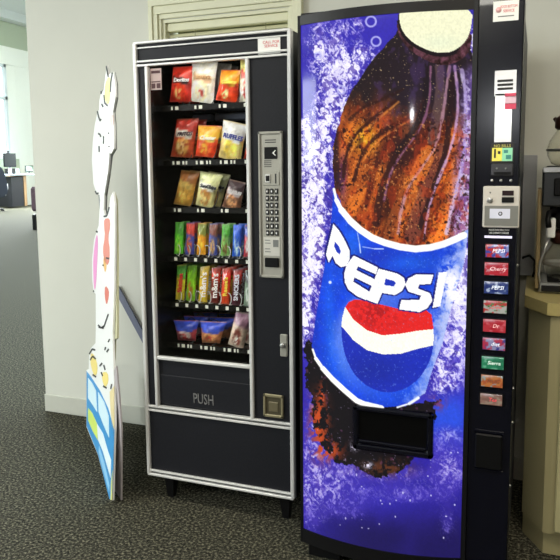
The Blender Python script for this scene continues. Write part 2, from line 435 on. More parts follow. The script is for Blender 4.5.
for r in range(7):
    for c in range(3):
        x = .533+c*.0175; z = pz(.385+r*.0475)
        kk = B(x, x+.013, -.011, -.006, z-.019, z, .002).build('key', mat('dark_key', (42, 42, 44), .4), cpo)
        B(x+.004, x+.0085, -.0118, -.0108, z-.013, z-.006).build('key_number', M_white, kk)
q = MB(); q.box(.522, .586, -.0078, -.006, pz(.848), pz(.718), .001)
lp = q.build('bill_plate', mat('light_plate', (200, 198, 190), .5), cpo)
q = MB(); q.box(.560, .580, -.0088, -.0077, pz(.785), pz(.735)); q.box(.528, .548, -.0088, -.0077, pz(.742), pz(.736)); q.box(.528, .550, -.0088, -.0077, pz(.762), pz(.756))
q.box(.528, .548, -.0088, -.0077, pz(.802), pz(.796)); q.box(.528, .550, -.0088, -.0077, pz(.822), pz(.816))
q.build('instructions', M_grey, lp)
B(.528, .582, -.014, -.006, pz(.925), pz(.860), .003).build('bill_slot', M_blackm, cpo)
# lock and coin return
B(.583, .611, -.010, .0, .668, .752, .003).build('lock_plate', M_panel, sn)
MB().lathe((.597, -.010, .712), [(.010, -.004), (.010, -.012), (.006, -.014)], 14, 'y').build('lock', M_steel, sn)
q = MB()
for r in ((.513, .593, .508, .519), (.513, .593, .431, .441), (.513, .522, .431, .519), (.584, .593, .431, .519)): q.box(r[0], r[1], -.010, 0, r[2], r[3], .002)
q.build('coin_return_frame', mat('worn_brass', (150, 142, 112), .4, metal=.4), sn)
B(.522, .584, -.003, .002, .441, .508).build('coin_return', mat('olive_metal', (84, 78, 60), .45, metal=.3), sn)
B(.534, .572, -.006, -.002, .452, .490, .002).build('coin_return_flap', mat('bronze_flap', (116, 108, 84), .4, metal=.3), sn)

# shelves
shelf_z = [1.598, 1.388, 1.203, 1.008, .822, .655]
for i, z in enumerate(shelf_z):
    sh = MB(); sh.box(.037, .499, .085, .56, z-.016, z-.010); sh.box(.037, .499, .080, .085, z-.018, z+.004)
    so = sh.build('shelf', M_inner, sn)
    nslot = 4 if i < 3 or i == 5 else 8
    for k in range(nslot):
        if i in (0, 1, 2, 5):
            cxk = .145+.103*k
            if cxk > .46: break
            for dx, w in ((-.040, .007), (-.022, .014)) + (((.004, .007), (.018, .006)) if i in (1, 5) else ()):
                B(cxk+dx, cxk+dx+w, .0785, .080, z-.014, z-.001).build('price_tag', M_tag, so)
        else:
            cxk = .107+.0445*k
            if cxk > .47: break
            B(cxk-.006, cxk+.006, .0785, .080, z-.014, z-.001).build('price_tag', M_tag, so)
            
def coil(cx, z, r, y0, y1, turns):
    N = turns*14
    MB().tube([(cx+r*math.sin(2*math.pi*j/14), y0+(y1-y0)*j/N, z+1.4*r-1.4*r*math.cos(2*math.pi*j/14)) for j in range(N+1)], .0020, 5).build('spiral_coil', M_coil if r < .03 else mat('dark_wire', (70, 70, 70), .4, metal=.6), sn)
for i, z in enumerate(shelf_z):
    if i in (0, 1, 2, 5):
        for k in range(4):
            coil(.105+.103*k+.03, z-.006, .036, .11, .50, 5)
    else:
        for k in range(8): coil(.096+.0445*k, z-.006, .019, .090, .48, 8)
q = MB(); q.box(.22, .44, .22, .26, 1.548, 1.578, .006); q.box(.12, .205, .22, .26, 1.550, 1.576, .006)
q.build('motor_housing', mat('dark_steel', (84, 90, 104), .35, metal=.3), sn)

# ------- wrapped snacks
def C(*a): return np.array(a, float)
def paint_bag(style, u, v):
    """u 0..1 left-right, v 0..1 bottom-top -> rgb"""
    base, top, band, blob, blob2, seed = style[:6]
    N = u.shape[0]; c = np.tile(C(*base), (N, 1))
    def mixin(mask, col): 
        nonlocal c
        m_ = np.clip(mask, 0, 1)[:, None]; c = c*(1-m_)+C(*col)*m_
    mixin(sm(.60, .68, v+.12*(u-.5)), top)
    if blob: mixin(sm(.30, .22, np.hypot((u-.52)*.9, (v-.30)*1.0))*sm(.35, .5, fbm(u*7, v*9, seed, 3)), blob)
    if blob2: mixin(sm(.20, .12, np.hypot((u-.45), (v-.25)))*sm(.42, .55, fbm(u*9+3, v*11, seed+5, 3)), blob2)
    if band: mixin(sm(.10, .08, np.abs(v-.60+.12*(u-.5)))*sm(.44, .38, np.abs(u-.5)), band)
    w = fbm(u*5, v*4, seed+9, 3); w2 = fbm(u*11, v*13, seed+3, 2); c = c*(.55+.5*w+.4*w2)[:, None]*1.12
    mixin(sm(.955, .965, v)+sm(.045, .035, v), tuple(C(*base)*.8+40))
    return c
def bag(name, label, cat, group, quad, Y, style, thick=.020, logo=None, logo_col=(240, 240, 240), lsize=.3, vertical=False, depth_copies=0, step=.07):
    P4 = [on(x, y, Y) for x, y in quad]           # TL TR BR BL
    base = (P4[2]+P4[3])/2; base.y = Y
    NX, NZ = 14, 18; V = []; UV = []
    for side in (0, 1):
        for j in range(NZ+1):
            for i in range(NX+1):
                u = i/NX; v = j/NZ
                p = (P4[3]*(1-u)+P4[2]*u)*(1-v)+(P4[0]*(1-u)+P4[1]*u)*v
                puff = (max(0, 1-(2*u-1)**2)**.5)*(max(0, math.sin(math.pi*min(1, max(0, (v-.04)/.92))))**.55)
                puff *= 1+.18*math.sin(9*u+style[5])*math.sin(7*v+style[5])
                w = (p.x-base.x)
                p = Vector((base.x+w*(1-.05*math.sin(math.pi*v)), Y+(-1 if side == 0 else 1)*thick*puff, p.z))
                V.append(p); UV.append((u, v))
    f = []; S = (NX+1)*(NZ+1)
    for side in (0, 1):
        for j in range(NZ):
            for i in range(NX):
                a0 = side*S+j*(NX+1)+i; q_ = (a0, a0+1, a0+NX+2, a0+NX+1); f.append(q_ if side == 0 else q_[::-1])
    mb = MB(); mb.add(V, f, True)
    th = None
    if logo: th = thing(name, base, label, cat, group); o = mb.build('wrapper', M_print, th)
    else: o = mb.build(name, M_print, None, base); tag(o, label, cat, group); th = o
    UVa = np.array(UV); set_print(o, paint_bag(style, UVa[:, 0], UVa[:, 1]))
    if logo:
        h = abs(P4[0].z-P4[3].z); wdt = (P4[1]-P4[0]).length; ctr = (P4[0]+P4[1]+P4[2]+P4[3])/4; up = (P4[0]+P4[1]-P4[2]-P4[3]).normalized(); rt = (P4[1]-P4[0]).normalized()
        m_ = mat('logo_%d_%d_%d' % logo_col, logo_col, .4)
        if vertical:
            text(logo, 'brand_lettering', lsize*wdt, (ctr.x+.005, Y-thick*1.2, ctr.z), up, -rt, m_, th, .001, bold=.0008, fit=h*.74)
        else:
            cz = ctr+up*h*.10
            text(logo, 'brand_lettering', lsize*h, (cz.x+.009, Y-thick*1.15, cz.z), rt, up, m_, th, .001, shear=.15, bold=.0008, fit=wdt*.8)
    for k in range(depth_copies):
        c = copy_tree(th); c.location = th.location+Vector((0, step*(k+1), 0))
        c['label'] = ('%s, %s row back' % (label, ('second', 'third', 'fourth')[k])); c['label'] = c['label'].replace('front ', '')
    return th
RED = (205, 50, 38); OR = (238, 140, 40); G1 = 'large chip bags on the three upper shelves'; BY = .125
bag('chip_bag', 'red corn chip bag, first on the top shelf', 'snack bag', G1, [(173, 67), (193, 66), (191.5, 102), (169.5, 102)], BY, ((200, 48, 36), (205, 52, 36), (70, 28, 26), (222, 62, 36), (240, 190, 120), 3), logo='Doritos', lsize=.16, depth_copies=1)
bag('chip_bag', 'tall white chip bag with small red dot, on the top shelf', 'snack bag', G1, [(192, 62), (218, 62), (213.5, 104), (190.5, 101)], BY+.002, ((232, 230, 214), (238, 236, 222), (206, 170, 130), (222, 210, 170), (190, 60, 50), 7), logo='STACY\'S', logo_col=(205, 160, 110), lsize=.11)
bag('chip_bag', 'silver-grey chip bag showing behind the orange bag on the top shelf', 'snack bag', G1, [(217, 63), (232, 64), (228, 97), (214, 97)], BY+.08, ((170, 168, 160), (186, 184, 176), None, None, None, 2), depth_copies=1, step=.06)
bag('chip_bag', 'orange and red cheese snack bag on the top shelf', 'snack bag', G1, [(221.5, 70), (241, 70), (237, 103), (215.5, 100)], BY, ((222, 62, 28), (236, 150, 40), (240, 170, 50), (232, 80, 34), (250, 215, 150), 5), logo='Cheetos', logo_col=(250, 225, 90), lsize=.17, depth_copies=1)
bag('chip_bag', 'white and yellow chip bag half hidden by the frame, last on the top shelf', 'snack bag', G1, [(240.5, 58), (262, 60), (258, 103), (238.5, 102)], BY+.012, ((228, 222, 200), (236, 222, 130), (200, 60, 50), (205, 50, 50), None, 6))
bag('chip_bag', 'dark red corn snack bag, first on the second shelf', 'snack bag', G1, [(177, 119), (199, 118), (193, 158), (170.5, 156.5)], BY, ((168, 66, 36), (172, 44, 30), (226, 214, 200), (216, 160, 84), (235, 200, 140), 11), logo='FRITOS', logo_col=(70, 50, 60), lsize=.14, depth_copies=1)
bag('chip_bag', 'yellow-topped red snack bag, second on the second shelf', 'snack bag', G1, [(198.5, 125), (222, 126), (215, 158), (195, 156)], BY, ((214, 66, 36), (226, 160, 50), (236, 190, 90), (232, 112, 50), (242, 190, 70), 13), logo='Chester', logo_col=(250, 245, 230), lsize=.17, depth_copies=1)
bag('chip_bag', 'white-topped blue-lettered chip bag, third on the second shelf', 'snack bag', G1, [(223.5, 119.5), (248, 125), (240.5, 163), (218.5, 157)], BY-.002, ((222, 196, 120), (232, 230, 224), (226, 226, 232), (240, 205, 80), (250, 225, 120), 15), logo='RUFFLES', logo_col=(50, 60, 150), lsize=.17)
bag('chip_bag', 'red and yellow chip bag half hidden by the frame on the second shelf', 'snack bag', G1, [(249, 128), (268, 130), (262, 161), (243.5, 159)], BY+.012, ((196, 70, 44), (206, 60, 44), (220, 190, 90), (230, 190, 80), None, 16))
bag('chip_bag', 'golden brown snack bag, first on the third shelf', 'snack bag', G1, [(181.5, 170), (200, 172), (191, 206.5), (173.5, 204)], BY, ((176, 132, 58), (150, 96, 48), (196, 166, 90), (206, 160, 72), (226, 196, 110), 21), depth_copies=1)
bag('chip_bag', 'pale green snack bag with dark lettering on the third shelf', 'snack bag', G1, [(200.5, 171), (223, 175), (212.5, 208.5), (195.5, 205)], BY-.002, ((196, 190, 130), (204, 208, 150), (226, 226, 210), (168, 118, 60), (220, 190, 120), 23), logo='SunChips', logo_col=(40, 44, 48), lsize=.14, depth_copies=1)
bag('chip_bag', 'dark brown narrow snack bag on the third shelf', 'snack bag', G1, [(229.5, 179), (246, 183), (240, 212), (222, 206.5)], BY, ((120, 84, 64), (66, 48, 52), (190, 176, 176), (202, 140, 92), (222, 170, 120), 25), logo='BUGLES', logo_col=(225, 220, 220), lsize=.16)
bag('chip_bag', 'white snack bag mostly hidden by the frame on the third shelf', 'snack bag', G1, [(249, 186), (266, 188), (262, 213), (246, 211)], BY+.01, ((200, 196, 186), (190, 186, 176), None, (150, 80, 60), None, 26))

G2 = 'slim packs standing on the fourth shelf'
for k, (cx_, nm, bs, tp, bl) in enumerate([
    (179, 'lime green slim pack, first from the left on the fourth shelf', (90, 190, 50), (80, 160, 60), (150, 220, 70)),
    (190, 'red-topped blue slim pack on the fourth shelf', (70, 80, 170), (200, 70, 60), (220, 110, 60)),
    (201.5, 'orange slim pack with olive top on the fourth shelf', (226, 150, 40), (120, 130, 60), (240, 180, 60)),
    (213, 'brown-topped slim pack with blue and tan front on the fourth shelf', (70, 80, 150), (120, 72, 62), (200, 160, 110)),
    (225.5, 'green slim pack with brown middle on the fourth shelf', (120, 170, 90), (80, 160, 60), (110, 84, 50)),
    (237, 'bright blue slim pack on the fourth shelf', (40, 90, 200), (60, 100, 210), (170, 200, 240)),
    (248.5, 'blue and red slim pack beside the window frame on the fourth shelf', (170, 60, 70), (50, 70, 170), (220, 200, 200))]):
    bag('snack_pack', nm, 'snack pack', G2, [(cx_-3.5, 222+k*.5), (cx_+5, 222+k*.5), (cx_+4.3, 254+k*.5), (cx_-5, 254+k*.5)], .120, (bs, tp, None, bl, None, 31+k), thick=.012, depth_copies=1, step=.05)
G3 = 'candy bars standing on the fifth shelf'
for k, (cx_, nm, bs, tp, bd, lg, lc) in enumerate([
    (180.5, 'green and yellow candy pack, first from the left on the fifth shelf', (190, 180, 50), (80, 150, 60), (190, 60, 90), 'Skittles', (230, 50, 60)),
    (191, 'lime green candy pack on the fifth shelf', (120, 180, 40), (110, 170, 40), (160, 110, 40), None, None),
    (203.5, 'yellow candy pack with brown lettering on the fifth shelf', (214, 180, 50), (190, 160, 50), (90, 50, 30), "m&m's", (250, 245, 240)),
    (215, 'dark brown candy pack with white lettering on the fifth shelf', (110, 44, 34), (180, 50, 30), (60, 30, 24), "m&m's", (250, 245, 240)),
    (225.5, 'orange-red candy bar on the fifth shelf', (206, 70, 36), (200, 50, 34), (226, 160, 60), "Reese's", (250, 220, 80)),
    (236.5, 'dark chocolate bar with white and blue lettering on the fifth shelf', (74, 38, 46), (150, 40, 36), (60, 60, 130), 'SNICKERS', (235, 235, 245)),
    (248.5, 'pale green-grey candy bar beside the window frame on the fifth shelf', (120, 140, 120), (60, 60, 60), (200, 210, 200), None, None)]):
    bag('candy_bar', nm, 'candy bar', G3, [(cx_-3.2, 265+k*.9), (cx_+6.5, 264+k*.9), (cx_+3.6, 300.5+k), (cx_-5, 299.5+k)], .120, (bs, tp, None, bd if not lg else None, None, 51+k), thick=.012, logo=lg, logo_col=lc or (0, 0, 0), lsize=.85 if lg and len(lg) < 6 else .6, vertical=True, depth_copies=3, step=.05)
G4 = 'cookie bags on the lowest shelf'
bag('cookie_bag', 'blue cookie bag with red front, left on the lowest shelf', 'snack bag', G4, [(173.5, 320), (199, 320.5), (195.5, 341), (178, 340)], .12, ((150, 60, 66), (44, 66, 170), (60, 80, 180), (190, 176, 170), (200, 60, 60), 71), thick=.026, depth_copies=2, step=.085)
bag('cookie_bag', 'blue cookie bag with tan cookies, middle of the lowest shelf', 'snack bag', G4, [(200, 321), (227, 322), (220, 343.5), (202, 342.5)], .12, ((170, 110, 74), (44, 66, 170), (60, 80, 180), (206, 150, 96), (190, 70, 60), 73), thick=.026, depth_copies=2, step=.085)
bag('cookie_bag', 'clear striped candy bag with pink top, right on the lowest shelf', 'snack bag', G4, [(236, 311), (253, 314), (243, 350), (228, 344)], .11, ((190, 170, 150), (150, 110, 130), None, (120, 60, 50), (230, 225, 210), 75), thick=.022, depth_copies=1, step=.08)

# ================================================================ cola machine
PX0, PX1, PH = .7147, 1.3955, 1.8323; PYF = -.168
pm = thing('cola_vending_machine', ((PX0+PX1)/2, .2, 0), 'tall black drink vending machine with a backlit picture of a cola bottle', 'vending machine')
B(PX0+.004, PX1-.004, PYF+.12, .60, .05, PH-.004, .004).build('cabinet', M_side, pm)
B(PX0, PX1, PYF+.06, PYF+.122, .05, PH-.0, .003).build('door_edge', M_blackm, pm)
for fx, fy in ((PX0+.02, PYF+.02), (PX1-.14, PYF+.02), (PX0+.02, .42), (PX1-.14, .42)): B(fx, fx+.12, fy, fy+.16, 0, .05, .005).build('foot', M_dark, pm)
GX0, GX1, GZ0, GZ1, BUL = .727, 1.256, .112, 1.802, .045
def yfront(x):                                     # the door front swells gently
    s = min(1, max(0, (x-GX0)/(GX1-GX0))); return PYF-BUL*(1-(2*s-1)**2)
xs = [GX0+(GX1-GX0)*i/24 for i in range(25)]
arc = [(PX0, PYF+.004), (GX0, PYF)]+[(x, yfront(x)) for x in xs[1:]]
door = MB()
prof = [(PX0, PYF+.06), (PX0, PYF+.006), (PX0+.004, PYF)]+[(x, yfront(x)) for x in xs]+[(1.266, PYF-.002), (1.269, PYF), (1.27, PYF+.06)]
door.prism(prof, 2, .062, PH)
dr = door.build('door', M_dark, pm)
# raised rim round the picture
rim = MB()
def arcbox(x0, x1, z0, z1, out, n_=24, back=.0):
    xx = [x0+(x1-x0)*i/n_ for i in range(n_+1)]; P_ = [(x, yfront(x)-out) for x in xx]+[(x, yfront(x)+.001) for x in xx[::-1]]
    rim.prism(P_, 2, z0, z1)
arcbox(GX0-.001, GX1+.001, GZ1, PH-.001, .008); arcbox(GX0-.001, GX1+.001, .064, GZ0, .008)
arcbox(PX0+.003, GX0, .064, PH-.001, .008, 3); arcbox(GX1, GX1+.014, .064, PH-.001, .008, 3)
rim.build('rim', M_dark, dr)
# control column
B(1.268, PX1, PYF, PYF+.06, .062, PH, .004).build('control_column', M_gloss, pm)
B(1.29, 1.35, PYF-.0, PYF+.03, PH, PH+.014, .002).build('hinge_cap', M_dark, pm)
B(.722, .80, PYF+.01, PYF+.05, PH, PH+.010, .002).build('hinge_cap', M_dark, pm)

# --- the backlit picture
NXg, NZg = 300, 940
s_ = np.linspace(0, 1, NXg+1); t_ = np.linspace(0, 1, NZg+1)
S_, T_ = np.meshgrid(s_, t_)                       # t = 0 at the top
XX = GX0+(GX1-GX0)*S_; ZZ = GZ1+(GZ0-GZ1)*T_; YY = PYF-BUL*(1-(2*S_-1)**2)-.0025
# artwork sheet coordinates: a projective map of the sheet
def sheet(X, Z, bulge):
    # homography from the flat sheet corners to the layout grid of the artwork
    src = [(GX0, GZ1), (GX1, GZ1), (GX1, GZ0), (GX0, GZ0)]; dst = [(301, 22.5), (474, 10), (458, 556), (300.7, 531)]
    A = []; bb = []
    for (x, z), (p, q) in zip(src, dst):
        A += [[x, z, 1, 0, 0, 0, -p*x, -p*z], [0, 0, 0, x, z, 1, -q*x, -q*z]]; bb += [p, q]
    h = np.linalg.solve(np.array(A), np.array(bb)); w = h[6]*X+h[7]*Z+1
    p = (h[0]*X+h[1]*Z+h[2])/w; q = (h[3]*X+h[4]*Z+h[5])/w
    return p+(p-537)*bulge/2.25, q+(q-160)*bulge/2.25
ax, ay = sheet(XX, ZZ, BUL*(1-(2*S_-1)**2)); ax = ax.ravel(); ay = ay.ravel()

def art(x, y):
    N = x.size; n1_ = fbm(x/9, y/9, 1, 4); n2_ = fbm(x/3.2+n1_*3, y/4.5, 2, 4); n3_ = fbm(x/1.4, y/1.6, 3, 2); big = fbm(x/40, y/55, 4, 3)
    c = np.zeros((N, 3))
    def put(mask, col):
        nonlocal c
        m_ = np.clip(mask.astype(float), 0, 1)[:, None]
        c = c*(1-m_)+(C(*col) if isinstance(col, tuple) else col)*m_
    # deep blue water
    def blob(cx_, cy_, rx, ry): return np.exp(-(((x-cx_)/rx)**2+((y-cy_)/ry)**2))
    def uni(v): return 1/(1+np.exp(-1.7*(v-v.mean())/v.std()))
    put(np.ones(N), (52, 42, 170)); put(sm(400, 520, y), (40, 30, 140)); put(sm(490, 540, y)*sm(290, 370, x), (26, 18, 84)); put(sm(.4, .7, big)*.35, (46, 34, 150))
    nb_ = fbm(x/8+7, y/11, 51, 3); g1 = uni(fbm(x/4.2+5*n1_, y/6.5+5*nb_, 52, 4)); g2 = uni(fbm(x/1.6+2*n1_, y/1.9, 53, 3)); g3 = uni(1-np.abs(2*fbm(x/5+3*n1_, y/8+2*n1_, 54, 3)-1))
    tex = .74*g1+.26*g2
    cov = .80*blob(338, 62, 24, 44)+.45*blob(318, 40, 12, 20)+.60*blob(325, 110, 24, 34)+.95*blob(306, 150, 22, 30)+1.1*blob(308, 200, 24, 44)+1.1*blob(302, 262, 20, 54)+.8*blob(300, 322, 12, 26) \
        + .5*blob(366, 55, 14, 16)+.35*blob(362, 24, 20, 8)+1.1*blob(476, 140, 9, 110)+.55*blob(470, 60, 8, 30)+1.0*blob(462, 275, 13, 40)+.8*blob(452, 340, 20, 34)+.60*blob(443, 380, 22, 22) \
        + .50*blob(308, 470, 14, 60)+.50*blob(328, 480, 24, 20)+.45*blob(318, 410, 8, 30)+.5*blob(446, 432, 18, 10)+.55*blob(448, 466, 18, 22)+.40*blob(400, 494, 34, 9)+.2*blob(445, 520, 12, 22)+.30*blob(345, 505, 30, 18)+.5*blob(385, 474, 34, 8) \
        - .5*blob(306, 92, 10, 16)-.45*blob(372, 34, 10, 8)-.4*blob(455, 405, 14, 14)-.4*blob(350, 40, 5, 12)
    cov = np.clip(cov-.06, 0, .93); dens = cov
    th = 1-cov
    put(sm(th-.20, th+.10, tex)*.8*sm(.03, .15, cov), (122, 108, 206)); put(sm(th+.02, th+.40, tex)*sm(.05, .2, cov), (240, 236, 252))
    put(sm(.84, .93, g3)*np.clip(cov*1.7, 0, .9), (236, 234, 252)); put(sm(.18, .08, g3)*np.clip(cov*1.3, 0, .7), (74, 54, 158)); put(sm(.10, .03, g1)*cov*.8, (56, 40, 130)); put(sm(.88, .96, g2)*cov*.35, (84, 62, 160))
    foam = np.clip(cov*1.3, 0, 1)
    put(sm(400, 450, y)*.42*sm(.05, .2, cov), (84, 66, 190)); put(np.clip(blob(455, 345, 26, 60), 0, 1)*.42*sm(.25, .75, fbm(x/12+2*n1_, y/7, 57, 3)), (96, 84, 214)); put(sm(150, 20, y)*sm(345, 320, x-.2*y)*.30*sm(.4, .6, fbm(x/10, y/16, 58, 3)), (86, 70, 190))
    # bright right blue field
    put(.8*np.clip(blob(452, 415, 18, 26)+blob(425, 420, 20, 16), 0, 1)*(1-foam), (40, 84, 225))
    put(.65*blob(380, 500, 40, 16)*(1-foam), (48, 40, 170))
    # droplets
    rng = np.random.RandomState(5)
    for k in range(70):
        px_ = rng.uniform(303, 458); py_ = rng.uniform(440, 540)
        if px_ > 380 and py_ > 505 and k % 3: continue
        r = rng.uniform(.4, 1.2); el = rng.uniform(.6, 1.6)
        put(sm(r, r*.6, np.hypot((x-px_)*el, (y-py_)/el))*.85, (205, 205, 240))
    for px_, py_, r in ((377, 40, 4.6), (318, 53, 3), (372, 20, 5), (342, 88, 4)):
        dd = np.hypot(x-px_, y-py_); put(sm(1.3, .5, np.abs(dd-r))*.8, (190, 190, 240))
    # lower bottle seen through water
    low = smoothpoly([(304, 330), (330, 375), (358, 402), (410, 405), (430, 400), (440, 395), (430, 425), (412, 460), (392, 475), (370, 480), (355, 470), (335, 462), (318, 446), (310, 420), (308, 395), (303, 372)])
    put(inside(x+2*(n1_-.5)*8, y+(n2_-.5)*8, low), (14, 10, 16))
    put(np.clip(1.2*blob(317, 425, 9, 26)+blob(328, 452, 12, 10)+.8*blob(320, 395, 3, 10), 0, 1)*sm(.42, .56, n2_), (190, 72, 30))
    put(np.clip(blob(385, 468, 22, 8), 0, 1)*sm(.40, .6, n2_), (92, 48, 26))
    put(inside(x, y, low)*sm(.965, .995, g2)*.7, (190, 170, 210)); put(inside(x, y, low)*sm(.93, .98, uni(fbm(x/5, y/6, 59, 3)))*.5, (110, 60, 100))
    put(blob(436, 402, 8, 7)*sm(.4, .6, n2_), (120, 60, 110))
    put(np.clip(blob(353, 447, 4, 4.5)+blob(366, 466, 5, 3), 0, 1)*sm(.42, .55, n3_), (225, 220, 240))
    # bottle body
    body = smoothpoly([(396, 14), (399, 30), (388, 42), (374, 58), (356, 82), (345, 102), (337, 128), (332, 152), (333, 178), (336, 195), (352, 225), (380, 243), (410, 249), (445, 243), (470, 232), (476, 190), (477, 120), (476, 70), (470, 45), (472, 12)], 2)
    inb = inside(x+(n1_-.5)*4, y, body)
    bc = np.tile(C(30, 20, 26), (N, 1))
    lo = sm(86, 128, y+.45*(x-360)*-.3+(n1_-.5)*30)
    t2 = np.clip(uni(fbm((x+.45*y)/12, y/34, 21, 3))*1.2-.15, 0, 1)[:, None]
    amber = C(104, 34, 14)*(1-t2)+C(238, 122, 38)*t2
    bc = bc*(1-lo[:, None])+amber*lo[:, None]
    def bput(mask, col):
        nonlocal bc
        m_ = np.clip(mask, 0, 1)[:, None]; bc = bc*(1-m_)+C(*col)*m_
    bput(blob(368, 172, 30, 50)*.45*sm(.3, .6, n1_), (226, 128, 44)); bput(blob(366, 137, 13, 12)*.95, (246, 196, 30)); bput(blob(352, 122, 6, 10)*.6, (225, 120, 40))
    bput(blob(350, 190, 22, 36)*.45, (190, 96, 34)); bput(blob(382, 122, 10, 22)*.6, (215, 84, 26))
    bput(np.clip(blob(400, 150, 18, 26)*1.0, 0, .85), (40, 16, 22)); bput(blob(420, 90, 26, 40)*.8, (36, 24, 40)); bput(blob(388, 205, 7, 30)*.8, (46, 18, 14))
    bput(sm(9, 3, x-332-sm(128, 190, y)*4+abs(0))*sm(210, 180, y)*.85, (24, 14, 30))
    bput(blob(343, 175, 4, 24)*.8, (84, 40, 100))
    # curved ridges moulded into the bottle
    def pdist(pts):
        d = np.full(N, 1e9)
        for (x1, y1), (x2, y2) in zip(pts, pts[1:]):
            tt = np.clip(((x-x1)*(x2-x1)+(y-y1)*(y2-y1))/((x2-x1)**2+(y2-y1)**2+1e-9), 0, 1)
            d = np.minimum(d, np.hypot(x-x1-tt*(x2-x1), y-y1-tt*(y2-y1)))
        return d+(n1_-.5)*2.2
    def curve(p):                      # smooth the open polyline
        for _ in range(3):
            q = [p[0]]
            for i in range(len(p)-1):
                m0, m1 = p[i], p[i+1]; q += [(m0[0]*.75+m1[0]*.25, m0[1]*.75+m1[1]*.25), (m0[0]*.25+m1[0]*.75, m0[1]*.25+m1[1]*.75)]
            p = q+[p[-1]]
        return p[::3]+[p[-1]]
    for pts, wd, col, al_ in [
        ([(418, 172), (408, 192), (398, 215), (392, 236)], 9, (176, 92, 40), .55), ([(440, 150), (432, 180), (420, 205), (412, 236)], 8, (120, 66, 56), .7), ([(428, 152), (420, 170), (412, 184)], 8, (214, 116, 44), .75),
        ([(396, 100), (372, 118), (354, 134), (346, 152), (343, 176)], 1.6, (50, 18, 14), .85), ([(399, 101), (375, 121), (357, 137), (349, 156)], .9, (240, 150, 60), .55),
        ([(410, 116), (390, 126), (372, 138), (360, 156), (354, 180)], 1.8, (48, 18, 16), .85), ([(413, 118), (393, 129), (375, 142), (363, 160)], .9, (244, 140, 60), .55),
        ([(404, 88), (380, 100), (362, 106), (350, 118)], 1.5, (40, 16, 14), .7), ([(400, 150), (388, 172), (380, 195), (376, 222)], 4, (44, 18, 20), .75), ([(396, 128), (384, 150), (372, 176), (366, 205)], 2.4, (92, 26, 16), .6),
        ([(431, 66), (430.7, 100), (422, 128), (403, 151), (390, 171), (384, 200)], 1.1, (150, 96, 130), .75), ([(427, 66), (426, 100), (417, 126), (398, 150)], 3, (24, 14, 22), .8),
        ([(440, 66), (441, 90), (436, 118), (432, 140)], 4.5, (98, 74, 74), .7), ([(450, 66), (444.6, 104), (438, 145), (418, 171), (403, 196), (398, 232)], 1.4, (200, 150, 170), .7),
        ([(452, 80), (449, 130), (443.5, 162), (428.5, 201), (420, 226)], 3, (34, 16, 22), .85), ([(455, 66), (459.6, 106), (452, 147), (435, 186), (426, 216), (424, 238)], 1.2, (214, 170, 214), .8),
        ([(462, 70), (467, 100), (464, 160), (452, 203), (446, 232)], 1.8, (226, 214, 242), .75)]:
        bput(sm(wd+.8, max(0, wd-.8), pdist(curve(pts)))*al_, col)
    bput(sm(448, 466, x+(y-160)*.10+(n2_-.5)*8)*sm(56, 80, y)*.7, (128, 98, 196))
    bput(sm(.50, .6, n2_)*sm(450, 468, x+(y-160)*.08)*sm(60, 90, y)*.75, (216, 206, 240))
    # bubbles and cracks of light
    cr_ = uni(1-np.abs(2*fbm(x/7+.5*y/7+2*n1_, y/20+2*n1_, 36, 4)-1)); bput(sm(.90, .98, cr_)*.4*lo, (240, 150, 70)); bput(sm(.12, .02, cr_)*.55*lo, (44, 16, 18))
    sp = uni(fbm(x/1.7, y/2.0, 33, 2)); bput(sm(.84, .92, sp)*.75*lo, (52, 20, 18)); bput(sm(.08, .02, sp)*.6*lo, (246, 170, 96))
    s2_ = uni(fbm(x/4.2, y/5.4, 37, 2)); bput(sm(.93, .965, s2_)*.85*lo, (34, 12, 14)); bput(sm(.80, .90, uni(fbm(x/8, y/12, 38, 3)))*.35*lo, (196, 60, 24))
    bput(sm(.955, .99, uni(fbm(x/1.3, y/1.3, 35, 2)))*(1-lo)*.85, (196, 170, 130)); bput(sm(.75, .95, uni(fbm(x/9, y/14, 39, 3)))*(1-lo)*.4, (74, 50, 110))
    # the cap and its ring
    ringp = smoothpoly([(397, 18), (399, 33), (408, 47), (420, 56), (436, 64), (450, 65), (466, 57), (472, 44), (472, 30), (440, 30)], 2)
    inr = inside(x, y, ringp)
    bc[inr] = (C(70, 38, 46)+(n2_[inr, None]-.5)*C(150, 100, 130))
    put(inb, bc); 
    put(inr, bc)
    shade = np.exp(-((np.abs(y-(54-.0*(x))))/4.)**2)
    cap = smoothpoly([(400, 5), (401, 26), (409, 38), (422, 47), (437, 52.5), (452, 52), (464, 44), (471, 32), (474, 5)], 2)
    edge = smoothpoly([(399, 5), (399, 29), (408, 42), (421, 50.5), (436, 56.5), (452, 56), (460, 51), (474, 5)], 2)
    put(inside(x, y, edge), (22, 12, 20))
    inc = inside(x, y, cap); put(inc, (236, 236, 200)); put(inc*np.clip(blob(440, 42, 22, 8), 0, 1)*.4, (214, 226, 200))
    # flash-independent print highlight lines
    # label
    lab = [(333, 186), (338, 200), (346, 214), (360, 229), (378, 239.5), (398, 245), (420, 246), (440, 241), (458, 233), (468, 228), (463, 262), (452, 300), (442, 340), (430, 372), (424, 392), (410, 401), (396, 406), (372, 408), (350, 398), (330, 380), (317, 364), (310, 347), (314, 318), (320, 285), (326, 250), (331, 215)]
    inl = inside(x, y, lab)
    g = sm(0, 1, (x-315)/120)
    lc = C(16, 62, 208)*np.ones((N, 3)); k_ = np.clip(blob(352, 255, 14, 30)+blob(328, 320, 6, 60)*.6+blob(340, 360, 10, 30)*.5+blob(410, 262, 30, 8), 0, 1)[:, None]*.6
    lc = lc*(1-k_)+C(30, 120, 240)*k_
    dk = np.clip(blob(372, 258, 22, 12)+blob(313, 330, 4, 40)*.8+blob(425, 262, 30, 12)*.5, 0, 1)[:, None]*.6; lc = lc*(1-dk)+C(22, 40, 160)*dk
